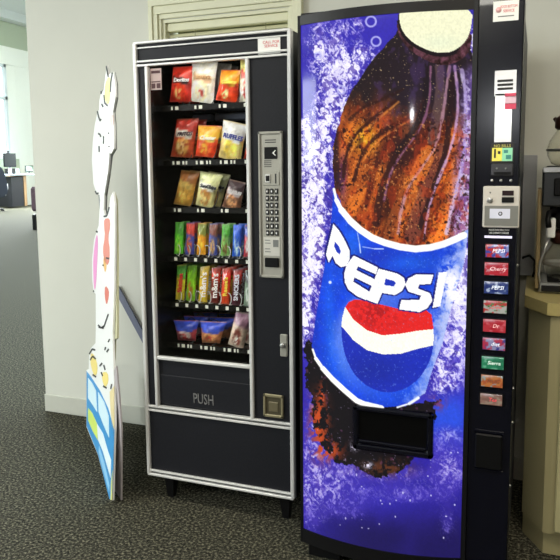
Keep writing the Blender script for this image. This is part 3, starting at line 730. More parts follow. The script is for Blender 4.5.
    lc = lc*(.9+.2*n1_[:, None]); put(inl, lc)
    put(inl*sm(438, 466, x+(y-260)*.28+(n2_-.5)*26)*.85, (196, 205, 240))
    # white bands
    def arcline(pts, wd, col=(250, 250, 245)):
        d = np.full(N, 1e9); nseg = len(pts)-1
        for si, ((x1, y1), (x2, y2)) in enumerate(zip(pts, pts[1:])):
            L2 = (x2-x1)**2+(y2-y1)**2; tt = np.clip(((x-x1)*(x2-x1)+(y-y1)*(y2-y1))/L2, 0, 1)
            d = np.minimum(d, np.hypot(x-x1-tt*(x2-x1), y-y1-tt*(y2-y1))+wd*max(0, .62-.28*si))
        put(sm(wd+.5, wd-.5, d), col)
    arcline([(333.5, 188), (336, 199), (341, 209), (350, 220), (360, 229), (372, 237), (385, 242), (400, 246), (415, 248), (430, 246.5), (443, 243), (455, 238), (463, 234)], 3.4)
    arcline([(311, 350), (314, 359), (321, 369), (331, 380), (343, 391), (355, 401), (362, 404), (380, 408)], 2.7)
    arcline([(396, 407), (408, 403), (417, 397)], 2.2, (235, 240, 250))
    # ball
    ball = smoothpoly([(345, 303), (356, 298), (385, 305), (410, 311), (430, 308), (433, 330), (432, 350), (427, 364), (418, 378), (405, 388), (390, 392.5), (376, 391), (362, 384), (351, 372), (344, 357), (340.5, 340), (340, 322)], 1)
    hd = np.hypot((x-388)/49, (y-343)/51); hs = sm(1.30, .98, hd+(n2_-.5)*.12)*inl
    put(hs*.42*sm(400, 330, x*.6+y*.4), (176, 190, 240)); put(hs*.30*sm(345, 385, y), (50, 104, 232))
    inball = inside(x, y, ball); put(inball, (26, 44, 176)); put(inball*np.clip(blob(372, 370, 30, 16), 0, 1)*.5, (20, 34, 130))
    top_y = np.interp(x, [340, 352, 366, 382, 400, 416, 433], [300, 319, 330, 335, 333, 330, 328])
    bot_y = np.interp(x, [340, 344, 352, 366, 382, 400, 416, 433], [326, 330, 340, 350, 354, 353, 348, 344])
    put(inball*(y < bot_y), (250, 248, 232)); put(inball*(y < top_y), (222, 34, 34)); put(inball*(y < top_y)*sm(.45, .6, fbm(x/3, y/3, 41, 3))*blob(375, 312, 22, 16), (170, 24, 30))
    # lettering
    def Z1(p): return [(300+a_/4.67, 180+b__/4.67) for a_, b__ in p]
    def Z2(p): return [(290+a_/2.8, 180+b__/2.8) for a_, b__ in p]
    L_ = [
        (Z1([(153, 200), (143, 240), (117, 345), (130, 383), (148, 350), (163, 385), (188, 404), (212, 398), (228, 368), (229, 328), (212, 288), (185, 240)]), Z1([(160, 283), (178, 304), (188, 332), (181, 345), (166, 332), (155, 306)])),
        (Z1([(248, 350), (362, 405), (352, 437), (268, 400), (260, 418), (345, 460), (334, 492), (250, 452), (245, 472), (322, 520), (305, 559), (262, 540), (222, 510), (205, 475), (203, 435), (215, 392)]), None),
        (Z2([(247, 246), (300, 260), (318, 272), (322, 290), (312, 308), (292, 320), (256, 314), (243, 345), (212, 334), (222, 308)]), Z2([(266, 274), (290, 280), (296, 288), (288, 296), (262, 292)])),
        (Z2([(400, 262), (352, 262), (330, 273), (321, 292), (330, 310), (366, 321), (360, 333), (310, 334), (304, 360), (360, 367), (382, 356), (397, 334), (390, 314), (356, 301), (360, 290), (392, 288)]), None),
        (Z2([(415, 256), (438, 254), (418, 350), (397, 355)]), None),
    ]
    for poly, hole in L_:
        for o_ in ((1.9, 1.4), (-1.2, -1), (1.3, -1.2), (-1.2, 1.5), (0, 1.8)):
            m_ = inside(x+o_[0], y+o_[1], poly); put(m_*(x < 437), (16, 20, 112))
    for poly, hole in L_:
        put(inside(x, y, poly), (250, 250, 250))
        if hole: put(inside(x, y, hole), (24, 50, 180))
    put(np.clip(blob(449, 282, 10, 18)+blob(458, 300, 10, 22)*.8, 0, 1)*sm(.30, .5, n2_), (242, 240, 252))
    for p_ in ([(362, 246), (374, 248), (383, 248)], [(357, 232), (359, 243), (360, 252)]): arcline(p_, .8, (200, 215, 250))
    put(sm(2.2, .8, np.hypot(x-329, y-282)), (220, 230, 255))
    put(inl*sm(.90, .97, g3)*sm(375, 400, y)*.6, (150, 185, 250)); put(inl*sm(.93, .99, g2)*.35, (150, 190, 255))
    c = c*(.94+.12*n3_[:, None])
    return c
rgb = art(ax, ay)
gm = bpy.data.meshes.new('backlit_picture')
co = np.stack([XX, YY, ZZ], -1).reshape(-1, 3) - np.array(pm.location)
ii = np.arange((NXg+1)*(NZg+1)).reshape(NZg+1, NXg+1)
fc = np.stack([ii[:-1, :-1], ii[1:, :-1], ii[1:, 1:], ii[:-1, 1:]], -1).reshape(-1, 4)
gm.vertices.add(len(co)); gm.vertices.foreach_set('co', co.ravel().astype(np.float32))
gm.loops.add(fc.size); gm.loops.foreach_set('vertex_index', fc.ravel().astype(np.int32))
gm.polygons.add(len(fc)); gm.polygons.foreach_set('loop_start', np.arange(0, fc.size, 4, dtype=np.int32))
gm.update(calc_edges=True); gm.polygons.foreach_set('use_smooth', np.ones(len(fc), bool))
M_lit = paint_mat('backlit_film', .07, emit=1.15, spec=.10)
gm.materials.append(M_lit); go = bpy.data.objects.new('backlit_picture', gm); COL.objects.link(go); go.parent = pm
set_print(go, rgb); go['label'] = 'backlit picture of a cola bottle in splashing water'

# dispensing port
ya = yfront(1.04)
pt = MB(); X0, X1, Z0, Z1_ = .914, 1.170, .448, .594
fr_ = yfront(1.04)-.016
pt.box(X0, X1, fr_, fr_+.03, Z1_-.018, Z1_, .006); pt.box(X0, X1, fr_, fr_+.03, Z0, Z0+.022, .006)
pt.box(X0, X0+.020, fr_, fr_+.03, Z0, Z1_, .006); pt.box(X1-.020, X1, fr_, fr_+.03, Z0, Z1_, .006)
po = pt.build('delivery_port', M_gloss, pm)
B(X0+.018, X1-.018, fr_+.010, fr_+.016, Z0+.02, Z1_-.016).build('port_flap', mat('black_flap', (6, 6, 7), .3, spec=.15), po)
B(X0+.020, X1-.020, fr_-.002, fr_+.010, Z0+.026, Z0+.036, .003).build('port_lip', M_gloss, po)

# control column fittings
YF = PYF-.0005
def cbox(name, x0, y0, x1, y1, m, parent, t=.003, b=0, off=0):
    a = on(x0, y0, PYF); c_ = on(x1, y1, PYF); return B(a.x, c_.x, PYF-t-off, PYF-off, c_.z, a.z, b).build(name, m, parent)
st = cbox('service_sticker', 493.5, 2, 518.5, 20, M_white, pm, .002)
a = on(509, 6.5, PYF)
text('ROCK BOTTOM', 'sticker_lettering', .0105, (a.x, PYF-.0024, a.z), *XF, M_red, st, .0003, stretch=.6)
text('SERVICE', 'sticker_lettering', .0105, (a.x, PYF-.0024, a.z-.012), *XF, M_red, st, .0003, stretch=.8)
q = on(498, 8, PYF); MB().lathe((q.x+.002, PYF-.0024, q.z-.006), [(.008, 0), (.008, -.0006)], 14, 'y').build('sticker_emblem', mat('pale_pink_ink', (222, 170, 170), .6), st)
a = on(506, 16, PYF); B(a.x-.022, a.x+.022, PYF-.0028, PYF-.0018, a.z-.002, a.z+.001).build('sticker_line', M_grey, st)
M_gl = mat('glossy_label', (232, 232, 236), .16, spec=.6); st = cbox('price_label', 495, 71, 516, 95, M_gl, pm, .002); cbox('price_label', 495.5, 94, 511, 142, M_gl, pm, .002)
q = MB()
for y_ in (80, 84, 88):
    a = on(497.5, y_, PYF); c_ = on(513, y_+1.5, PYF); q.box(a.x, c_.x, PYF-.003, PYF-.0018, c_.z, a.z)
q.build('label_lettering', M_ink, st)
for y0_, y1_ in ((93.5, 96.5), (103.5, 109)): cbox('red_label', 505, y0_, 516, y1_, mat('pink_red_label', (214, 70, 100), .5), pm, .003)
cbox('pink_label', 505, 96.5, 516, 103.5, mat('pale_pink_label', (225, 190, 205), .5), pm, .003)
sg = cbox('instruction_sign', 491, 143.5, 513.5, 162.5, M_ink, pm, .003)
cbox('sign_print', 492.3, 148, 502, 161, mat('yellow_print', (226, 214, 90), .5, emit=.25), sg, .001, off=.003)
cbox('sign_print', 502, 148, 512.3, 161, mat('mint_print', (140, 205, 165), .5, emit=.25), sg, .001, off=.003)
a = on(502.3, 146, PYF); text('NO BILLS', 'sign_lettering', .012, (a.x, PYF-.0036, a.z), *XF, mat('yellow_letter', (220, 210, 110), .5), sg, .0003, stretch=.95)
a = on(494.3, 149, PYF); c_ = on(495.8, 158, PYF); B(a.x, c_.x, PYF-.0048, PYF-.0038, c_.z, a.z).build('sign_arrow', M_ink, sg)
cbox('sign_mark', 498, 151, 500.5, 154, M_ink, sg, .001, off=.004); cbox('sign_mark', 504, 150, 508, 153, mat('teal_ink', (60, 140, 130), .5), sg, .001, off=.004); cbox('sign_mark', 506, 155, 511, 159, MATS['teal_ink'], sg, .001, off=.004)
bh = cbox('bill_acceptor', 491.5, 163.5, 513, 176, mat('dark_grey_plastic', (46, 46, 50), .35), pm, .010, .003)
cbox('bill_slot', 494, 172, 511, 174.5, M_blackm, bh, .002, off=.010)
for x_ in (497, 506):
    a = on(x_, 168.5, PYF); MB().lathe((a.x, PYF-.010, a.z), [(.003, 0), (.003, -.002)], 10, 'y').build('screw', M_grey, bh)
for x_ in (492, 501, 511):
    a = on(x_, 180.5, PYF); MB().lathe((a.x, PYF, a.z), [(.0045, 0), (.004, -.003)], 10, 'y').build('screw', M_steel, pm)
cpn = cbox('coin_panel', 483.5, 186, 519, 228, mat('beige_metal', (206, 200, 190), .4, metal=.2), pm, .008, .003)
cbox('coin_panel_insert', 485, 205.5, 517.8, 226, mat('grey_metal', (128, 128, 122), .4, metal=.3), cpn, .001, off=.008)
cbox('coin_display', 502.5, 190.5, 513.8, 195.5, mat('dark_display', (40, 26, 30), .2), cpn, .002, off=.008); cbox('coin_slot_plate', 502, 197, 514, 202.5, M_blackm, cpn, .003, off=.008)
a = on(490, 200, PYF); o_ = MB().lathe((a.x, PYF-.008, a.z), [(.0085, 0), (.0085, -.004), (.007, -.005)], 16, 'y').build('return_button', M_steel, cpn)
a = on(490.5, 192.5, PYF); MB().lathe((a.x, PYF-.008, a.z), [(.002, 0), (.002, -.001)], 8, 'y').build('indicator', M_ink, cpn)
ins_ = cbox('insert_sticker', 490, 208.5, 510, 218.5, mat('pale_blue_label', (214, 216, 232), .4), cpn, .001, off=.009)
a = on(500.5, 213.5, PYF); q = MB(); q.lathe((a.x, PYF-.010, a.z), [(.006, 0), (.006, -.0008)], 14, 'y'); q.build('sticker_emblem', M_ink, ins_)
q = MB(); q.lathe((a.x, PYF-.0108, a.z), [(.0035, 0), (.0035, -.0006)], 12, 'y'); q.build('sticker_emblem', MATS['pale_blue_label'], ins_)
for y_, tx in ((230, 'PLEASE MAKE SELECTION'), (233, 'USE CORRECT CHANGE')):
    a = on(499, y_, PYF); text(tx, 'panel_lettering', .0075, (a.x, PYF-.001, a.z), *XF, M_white, pm, .0003, stretch=.68)
cbox('light_strip', 484.5, 235.5, 512, 238.5, mat('lit_strip', (214, 210, 235), .4, emit=.5), pm, .002)
M_btn = paint_mat('lit_button_print', .2, emit=.75, coat=.3)
btns = [(486, 244, 508.5, 257.5, [(150, 160, 220), (205, 50, 60), (60, 80, 180)], 'PEPSI', (240, 240, 250), 'red, white and blue select button, topmost of the nine'),
        (485, 262, 508, 275.5, [(205, 46, 62), (190, 30, 50), (225, 150, 160)], 'Cherry', (240, 200, 205), 'red select button, second from the top'),
        (484.5, 281, 508, 294, [(60, 80, 140), (30, 50, 120), (190, 205, 235)], 'PEPSI', (235, 240, 250), 'dark blue select button'),
        (484, 300, 506.5, 313.5, [(190, 190, 180), (200, 50, 50), (60, 130, 70)], 'Dew', (205, 40, 50), 'white, red and green select button'),
        (483.5, 318.5, 505.5, 332.5, [(200, 50, 62), (190, 30, 48), (220, 90, 100)], 'Dr', (240, 190, 190), 'plain red select button'),
        (483, 337, 505, 350.5, [(150, 150, 190), (190, 50, 80), (60, 60, 140)], 'diet', (240, 240, 250), 'white and purple select button'),
        (482, 355.5, 503.5, 369.5, [(40, 140, 96), (30, 120, 84), (110, 190, 150)], 'Sierra', (230, 245, 235), 'green select button'),
        (481.5, 374, 502.5, 387.5, [(200, 120, 60), (180, 90, 50), (150, 170, 170)], 'MUG', (90, 60, 40), 'orange select button'),
        (480.5, 392.5, 502, 405.5, [(150, 110, 96), (130, 96, 84), (160, 140, 120)], 'Tea', (220, 70, 80), 'tan select button at the bottom')]
for j, (x0, y0, x1, y1, cs, tx, tcx, lab_) in enumerate(btns):
    a = on(x0, y0, PYF); c_ = on(x1, y1, PYF); nx, nz_ = 26, 14
    B(a.x-.003, c_.x+.003, PYF-.004, PYF, c_.z-.003, a.z+.003, .001).build('button_bezel', M_blackm, pm)
    mb = MB(); V = []; UV = []
    for jj in range(nz_+1):
        for i_ in range(nx+1):
            u_ = i_/nx; v_ = jj/nz_; V.append((a.x+(c_.x-a.x)*u_, PYF-.0065-.002*(1-(2*v_-1)**2), c_.z+(a.z-c_.z)*v_)); UV.append((u_, v_))
    ring = [i_ for i_ in range(nx+1)]
    F_ = [(jj*(nx+1)+i_, jj*(nx+1)+i_+1, (jj+1)*(nx+1)+i_+1, (jj+1)*(nx+1)+i_) for jj in range(nz_) for i_ in range(nx)]
    k0 = len(V); V += [(a.x, PYF-.003, c_.z), (c_.x, PYF-.003, c_.z), (c_.x, PYF-.003, a.z), (a.x, PYF-.003, a.z)]; UV += [(0, 0), (1, 0), (1, 1), (0, 1)]
    e0, e1, e2, e3 = 0, nx, (nz_+1)*(nx+1)-1, nz_*(nx+1)
    F_ += [tuple([k0, k0+1]+list(range(nx, -1, -1))), tuple([k0+3, k0]+[0]+[jj*(nx+1) for jj in range(1, nz_+1)]), (k0+2, k0+3)+tuple(nz_*(nx+1)+i_ for i_ in range(nx+1)), (k0+1, k0+2)+tuple(jj*(nx+1)+nx for jj in range(nz_, -1, -1)), (k0+3, k0+2, k0+1, k0)]
    mb.add(V, F_, True); bo = mb.build('select_button', M_btn, pm); bo['label'] = lab_
    uv = np.array(UV); u_, v_ = uv[:, 0], uv[:, 1]; nn = fbm(u_*5, v_*4, 90+j, 3)
    cc = np.tile(C(*cs[0]), (len(uv), 1)); m_ = sm(.48, .56, nn)[:, None]; cc = cc*(1-m_)+C(*cs[1])*m_
    m_ = sm(.60, .68, fbm(u_*6+9, v_*5, 70+j, 3))[:, None]; cc = cc*(1-m_)+C(*cs[2])*m_
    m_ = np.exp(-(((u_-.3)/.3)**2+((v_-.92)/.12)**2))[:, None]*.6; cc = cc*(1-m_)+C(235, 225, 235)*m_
    set_print(bo, cc)
    text(tx, 'button_lettering', .016, ((a.x+c_.x)/2+.004, PYF-.0088, (a.z+c_.z)/2), *XF, mat('btn_%d_%d_%d' % tcx, tcx, .4, emit=.5), bo, .0003, shear=.2)
# coin return cup
q = MB(); a = on(475, 429, PYF); c_ = on(503, 433, PYF); d_ = on(475, 468, PYF)
q.box(a.x, PX1-.02, PYF-.004, PYF, a.z-.006, a.z+.002, .001); q.box(a.x, PX1-.02, PYF-.004, PYF, d_.z-.003, d_.z+.003, .001)
q.build('coin_return_frame', M_gloss, pm)
B(1.292, 1.372, PYF-.012, PYF, d_.z+.006, a.z-.009, .004).build('coin_return_cup', mat('black_cup', (8, 8, 9), .5, spec=.2), pm)
for z_ in (.66, .55, 1.05, .34): MB().lathe((PX1, PYF+.08, z_), [(.005, 0), (.005, -.004)], 8, 'y').build('side_screw', M_steel, pm)

# ================================================================ counter with cabinet
ct = MB(); TOPZ = .90
ct.prism([(1.417, .715), (1.417, .247), (1.490, .117), (3.2, .105), (3.2, .715)], 2, TOPZ-.042, TOPZ)
tag(ct.build('countertop', M_top, None, (2.2, .4, TOPZ)), 'tan laminate countertop with a clipped corner, beside the drink machine', 'countertop')
cbn = thing('base_cabinet', (1.9, .42, 0), 'tan laminate base cabinet under the countertop at the right edge', 'cabinet')
bd = MB(); bd.prism([(1.432, .71), (1.432, .262), (1.502, .135), (1.523, .130), (3.1, .130), (3.1, .71)], 2, .085, TOPZ-.043)
bd.build('body', M_cab, cbn)
tk = MB(); tk.prism([(1.436, .70), (1.436, .275), (1.506, .150), (3.1, .148), (3.1, .70)], 2, 0, .085); tk.build('plinth', M_cab, cbn)
B(1.538, 1.90, .113, .129, .10, .655, .004).build('door', M_cabd, cbn); B(1.538, 1.90, .113, .129, .667, .835, .004).build('drawer', M_cabd, cbn)
B(1.908, 2.27, .113, .129, .10, .655, .004).build('door', M_cabd, cbn); B(1.908, 2.27, .113, .129, .667, .835, .004).build('drawer', M_cabd, cbn)

# coffee brewer
bw = thing('coffee_brewer', (1.60, .42, TOPZ), 'stainless and black coffee brewer on the tan counter', 'coffee maker')
BZ = TOPZ+.002
B(1.462, 1.70, .30, .62, BZ, BZ+.035, .005).build('warmer_base', M_steel, bw)
B(1.470, 1.692, .292, .305, BZ+.006, BZ+.028, .002).build('base_front', M_dark, bw)
B(1.490, 1.672, .33, .50, BZ+.035, BZ+.040, .002).build('hot_plate', M_blackm, bw)
B(1.462, 1.70, .54, .62, BZ+.035, 1.345, .004).build('back_column', M_steel, bw)
B(1.448, 1.462, .32, .62, BZ+.012, 1.27, .002).build('side_plate', mat('tan_side_plate', (140, 122, 84), .45, metal=.2), bw)
B(1.462, 1.70, .30, .54, 1.21, 1.345, .006).build('tank_housing', mat('dark_tank', (52, 54, 56), .35, metal=.3), bw)
B(1.462, 1.70, .292, .305, 1.330, 1.350, .002).build('top_rim', M_steel, bw)
B(1.500, 1.66, .285, .30, 1.25, 1.31, .003).build('switch_panel', M_blackm, bw)
q = MB(); q.lathe((1.560, .385, 1.125), [(.030, 0), (.055, .010), (.068, .055), (.070, .085)], 24)
fb = q.build('brew_funnel', M_blackm, bw)
MB().tube([(1.510, .33, 1.20), (1.487, .285, 1.19), (1.484, .268, 1.165), (1.487, .262, 1.14)], .010, 8).build('funnel_handle', M_blackm, fb)
B(1.482, 1.51, .30, .38, 1.10, 1.17, .004).build('funnel_label', M_white, fb)

def carafe(cx, cy, z0, label, hz):
    t = thing('coffee_carafe', (cx, cy, z0), label, 'carafe', 'glass coffee carafes')
    MB().lathe((cx, cy, z0), [(.046, 0), (.064, .008), (.077, .035), (.080, .060), (.072, .090), (.054, .118), (.043, .135), (.043, .150)], 32).build('glass_bowl', M_carafe, t)
    MB().lathe((cx, cy, z0), [(.046, .128), (.056, .136), (.056, .166), (.044, .178), (.020, .182)], 24).build('collar', M_brown, t)
    MB().lathe((cx, cy, z0), [(.0815, .052), (.0825, .056), (.0815, .060)], 32).build('band', M_steel, t)
    a_ = hz
    d = Vector((math.cos(a_), math.sin(a_), 0)); c_ = Vector((cx, cy, z0))
    MB().tube([c_+d*.045+Vector((0, 0, .158)), c_+d*.085+Vector((0, 0, .162)), c_+d*.108+Vector((0, 0, .150)), c_+d*.112+Vector((0, 0, .11)), c_+d*.108+Vector((0, 0, .06))], [.012, .012, .012, .011, .009], 8).build('handle', M_brown, t)
    MB().tube([c_-d*.040+Vector((0, 0, .150)), c_-d*.062+Vector((0, 0, .172))], [.012, .007], 8).build('spout', M_brown, t)
    return t
carafe(1.553, .405, BZ+.041, 'glass coffee carafe on the lower hot plate of the brewer', -.9)
B(1.475, 1.68, .33, .50, 1.346, 1.354, .002).build('upper_hot_plate', M_blackm, bw)
carafe(1.553, .415, 1.355, 'glass coffee carafe with brown collar on top of the brewer', -.35)
tag(MB().tube([(1.395, WY-.006, .955), (1.40, .69, .98), (1.425, .66, .992), (1.445, .64, .975), (1.446, .635, .93), (1.44, .63, .908)], .005, 8).build('power_cord', M_blackm, None, (1.42, .66, .93)), 'black power cord running from behind the drink machine to the brewer', 'cord')
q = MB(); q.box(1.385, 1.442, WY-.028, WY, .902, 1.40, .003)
struct(q.build('trim_conduit', mat('grey_duct', (168, 170, 174), .5)))  # added grey strip, paints the wall's shade beside the drink machine

ga = [on(x, y, .31) for x, y in ((540.5, 284), (538.5, 274), (540, 262), (544, 251), (548, 240))]
MB().tube(ga, .004, 8).build('wire_guard', M_steel, bw)
# ================================================================ leaning bar and the cut-out sign
bar = MB(); p0 = Vector((-.617, .700, .745)); p1 = Vector((-.175, .700, .012)); dd = (p1-p0).normalized(); pp = Vector((dd.z, 0, -dd.x))*.017
bar.add([p0+pp, p0-pp, p1-pp, p1+pp]+[v+Vector((0, .010, 0)) for v in (p0+pp, p0-pp, p1-pp, p1+pp)], [(0, 1, 2, 3), (7, 6, 5, 4), (0, 4, 5, 1), (1, 5, 6, 2), (2, 6, 7, 3), (3, 7, 4, 0)])
tag(bar.build('metal_bar', mat('blue_grey_metal', (112, 116, 136), .5), None, (-.4, .7, 0)), 'blue-grey flat bar leaning on the wall between sign and snack machine', 'bar')

SP0 = Vector((-.163, -.046, 0)); SD = Vector((-.7011, .7130, 0)); SN = Vector((.7130, .7011, 0)); LEAN = .053
def board(x, y, off=0, p0=SP0, lean=LEAN):
    """measurement -> (s, h) on the leaning board"""
    R = ray(x, y); uh = Vector((0, 0, 1))+SN*lean; q0 = p0+SN*off
    A = np.array([[R.x, -SD.x, -uh.x], [R.y, -SD.y, -uh.y], [R.z, -SD.z, -uh.z]]); bb = np.array(q0-CAM)
    t, s, h = np.linalg.solve(A, bb); return (s, h)
def P3(sh, off, p0=SP0, lean=LEAN): return p0+SD*sh[0]+(Vector((0, 0, 1))+SN*lean)*sh[1]+SN*off
def slab(name, pxs, off0, off1, m, parent, offp=None, smooth_it=0):
    pts = [board(x, y, off0) for x, y in pxs]
    if smooth_it: pts = smoothpoly(pts, smooth_it)
    n_ = len(pts); vs = [P3(p, off0) for p in pts]+[P3(p, off1) for p in pts]
    for v in vs: v.z = max(v.z, 0.001)
    return MB().add(vs, [tuple(range(n_)), tuple(range(2*n_-1, n_-1, -1))]+[(i, (i+1) % n_, n_+(i+1) % n_, n_+i) for i in range(n_)]).build(name, m, parent)
sgn = thing('standee_sign', (-.45, .25, 0), 'white cartoon cut-out standee with blue base, seen edge-on beside the wall', 'sign')
M_sw = mat('white_card', (240, 240, 238), .5, var=.02); M_edge = mat('cream_card_edge', (206, 204, 168), .6)
outline = [(107, 65), (108.7, 75), (113, 71.5), (115.2, 85), (115.4, 97), (112.6, 112.5), (113.6, 124), (114.0, 137), (113.6, 149), (111, 154), (109.6, 152), (108, 172), (104.2, 195), (103.6, 210), (105.2, 217), (108.5, 212), (110.5, 197), (113, 191.6), (114.6, 205), (114.6, 246), (114.2, 290), (112.6, 334), (112.9, 350), (113.6, 369), (114.5, 405), (114.5, 428), (112.4, 500.5),
           (109.3, 501), (98, 455), (86.5, 427), (86.5, 370), (88.7, 369), (89, 355), (91, 348), (95.5, 343), (95.8, 326), (95.6, 294), (93.6, 292), (92.2, 280), (92, 259), (94, 240), (96.5, 231), (98.5, 226), (100.2, 200), (99.5, 195), (96.5, 194), (93.5, 184), (91.8, 160), (92.7, 142), (94.6, 126), (97.6, 110.6), (99, 110), (99.4, 100), (101.4, 90), (103.2, 92), (105, 78)]
slab('cutout_board', outline, 0, .008, M_sw, sgn)
# thickness card behind (cream strip that shows past the near edge)
slab('backing_board', [(113.2, 192), (116, 200), (117.0, 250), (117.0, 338), (114.5, 340), (113.8, 360), (108, 360), (104, 330), (104, 240), (107, 215)], .010, .018, M_edge, sgn)
slab('backing_board', [(107.5, 66), (110, 76), (114, 72), (116.5, 84), (116.8, 98), (114, 112), (115, 124), (115.5, 149), (111.5, 156), (109.5, 173), (106, 196), (105, 230), (101, 230), (98, 190), (96, 150), (101, 100)], .010, .016, mat('grey_card_back', (150, 152, 150), .7), sgn)  # grey puts the shadow along the board's thickness into the card colour
def patch(name, pxs, rgb_, it=1, lvl=1): return slab(name, pxs, -.0012*lvl, -.0002, mat('ink_%d_%d_%d' % rgb_, rgb_, .5, var=.02), sgn, smooth_it=it)
patch('yellow_patch', [(107.6, 77), (110.5, 78), (110, 92), (109, 104), (106, 103), (104.4, 96), (105, 84)], (240, 238, 130))
patch('pink_patch', [(110, 116), (113, 114), (113.4, 124), (111.5, 127), (110, 122)], (226, 180, 170))
patch('shirt_patch', [(104, 219), (109.5, 218), (110.2, 226), (107.8, 238), (109.8, 250), (108.5, 266), (104.4, 262), (102.6, 250), (105, 236), (104, 226)], (226, 138, 122))
patch('orange_patch', [(103, 256), (106.5, 258), (106, 272), (104, 271)], (240, 190, 110))
patch('shirt_patch', [(105, 285), (108.8, 290), (108.5, 297), (106.5, 306), (104.5, 296)], (222, 120, 104))
patch('pink_patch', [(96.4, 233), (98, 240), (97, 262), (95.8, 286), (94.4, 291), (93.4, 280), (93.2, 256)], (236, 150, 208))
patch('yellow_patch', [(91, 352), (95, 357), (97.6, 366), (96.5, 376), (93, 374), (90, 362)], (244, 222, 130))
patch('yellow_patch', [(102, 372), (107.5, 372), (108.5, 382), (105, 388), (102, 380)], (244, 222, 130))
patch('cream_patch', [(109.5, 392), (114.0, 386), (114.2, 424), (113.4, 440), (110.5, 410)], (232, 214, 162), 0)
def strokes(lst, w=.6):
    q_ = MB()
    for pts in lst:
        for (x1, y1), (x2, y2) in zip(pts, pts[1:]):
            L_ = math.hypot(x2-x1, y2-y1); nx_, ny_ = -(y2-y1)/L_*w*.5, (x2-x1)/L_*w*.9
            pl = [(x1+nx_, y1+ny_), (x2+nx_, y2+ny_), (x2-nx_, y2-ny_), (x1-nx_, y1-ny_)]
            pts3 = [board(x, y, 0) for x, y in pl]; vs = [P3(p, -.0022) for p in pts3]+[P3(p, -.0012) for p in pts3]
            q_.add(vs, [(0, 1, 2, 3), (7, 6, 5, 4), (0, 4, 5, 1), (1, 5, 6, 2), (2, 6, 7, 3), (3, 7, 4, 0)])
    return q_.build('outline_print', M_ink, sgn)
strokes([[(106.6, 66), (108, 74), (108.6, 77)], [(112.6, 72.5), (111, 82), (110.6, 92)], [(101.6, 91), (101.3, 94)], [(97.6, 111), (99, 117), (100.5, 121), (101.5, 119)], [(104.3, 95), (105, 103), (108, 106)], [(102, 104), (103.4, 107)],
         [(98.5, 133.5), (100.5, 134.5), (101, 137)], [(108.5, 133), (109.6, 133.5)], [(104, 136), (103.8, 144)], [(99.3, 146), (99.5, 152)], [(109, 146), (109.7, 147)], [(95.5, 191), (97, 194), (98.8, 193)],
         [(104, 216.5), (107, 216), (109.5, 207)], [(96.3, 231.3), (98, 232)], [(93.5, 290.5), (94.3, 291.8)], [(98.4, 325), (101.5, 328), (104.5, 326), (108.6, 314)], [(99, 327), (103.8, 328)],
         [(106.5, 258), (109.5, 258.5)], [(103, 265), (104, 265.5)], [(89.6, 354), (92.5, 349), (95.5, 350)], [(90.5, 360), (93, 356), (96, 359)], [(93, 374.5), (96.4, 377)], [(100, 366), (102.5, 363)], [(101.5, 372), (103, 376)], [(104, 365), (105.5, 370)], [(103.5, 386), (107, 388)], [(107, 352), (109, 349)], [(111, 389), (112, 384)], [(108.5, 342), (110, 339)], [(105, 350), (106, 347)]], 1.0)
# base with its blue print
patch('blue_print', [(86.5, 371), (91, 377), (100, 391), (108, 408), (114.2, 430), (112.2, 500), (109.4, 500.5), (98, 454.5), (86.6, 426)], (58, 150, 212), 0)
def p2(name, pxs, c_, l=2): return patch(name, pxs, c_, 0, l)
p2('white_lettering', [(88, 378), (92, 383), (96, 391), (97, 412), (92, 404), (88, 398)], (218, 240, 248))
p2('white_lettering', [(98, 392), (104, 402), (108.5, 416), (109, 438), (103, 424), (98.5, 412)], (214, 238, 248))
p2('white_lettering', [(97, 424), (103, 434), (108, 452), (111, 460), (110.5, 478), (103, 452), (98, 440)], (236, 246, 250))
p2('green_print', [(88, 408), (92, 413), (97, 424), (97.5, 440), (92, 430), (88, 420)], (214, 232, 110))
p2('pale_print', [(99, 446), (104, 462), (109.5, 486), (109, 492), (103, 470), (98.5, 452)], (150, 205, 240))
p2('yellow_edge', [(110.8, 482), (112.4, 470), (112.0, 500), (110.4, 500)], (214, 214, 140), 2)
# easel flap
def pl(x, y, off): return board(x, y, off)
fp = [(112.8, 487), (121.0, 500.5), (121.4, 430), (119.2, 398), (116.2, 366), (114.2, 370), (114.6, 430)]
q0 = onz(121, 500.5, 0); q0b = onz(112.8, 487, 0); q0 -= Vector((0, 0, 0))
fd = (q0b-q0).normalized(); 
def flap(x, y):
    R = ray(x, y); leanv = Vector((0, 0, 1))-SN*.02
    A = np.array([[R.x, -fd.x, -leanv.x], [R.y, -fd.y, -leanv.y], [R.z, -fd.z, -leanv.z]]); t, s, h = np.linalg.solve(A, np.array(q0-CAM)); return q0+fd*s+leanv*h
vv = [flap(x, y) for x, y in fp]
for v in vv: v.z = max(v.z, .001)
nrm = SN*.006; n_ = len(vv)
MB().add(vv+[v+nrm for v in vv], [tuple(range(n_)), tuple(range(2*n_-1, n_-1, -1))]+[(i, (i+1) % n_, n_+(i+1) % n_, n_+i) for i in range(n_)]).build('easel_flap', mat('mauve_card', (178, 170, 172), .7), sgn)

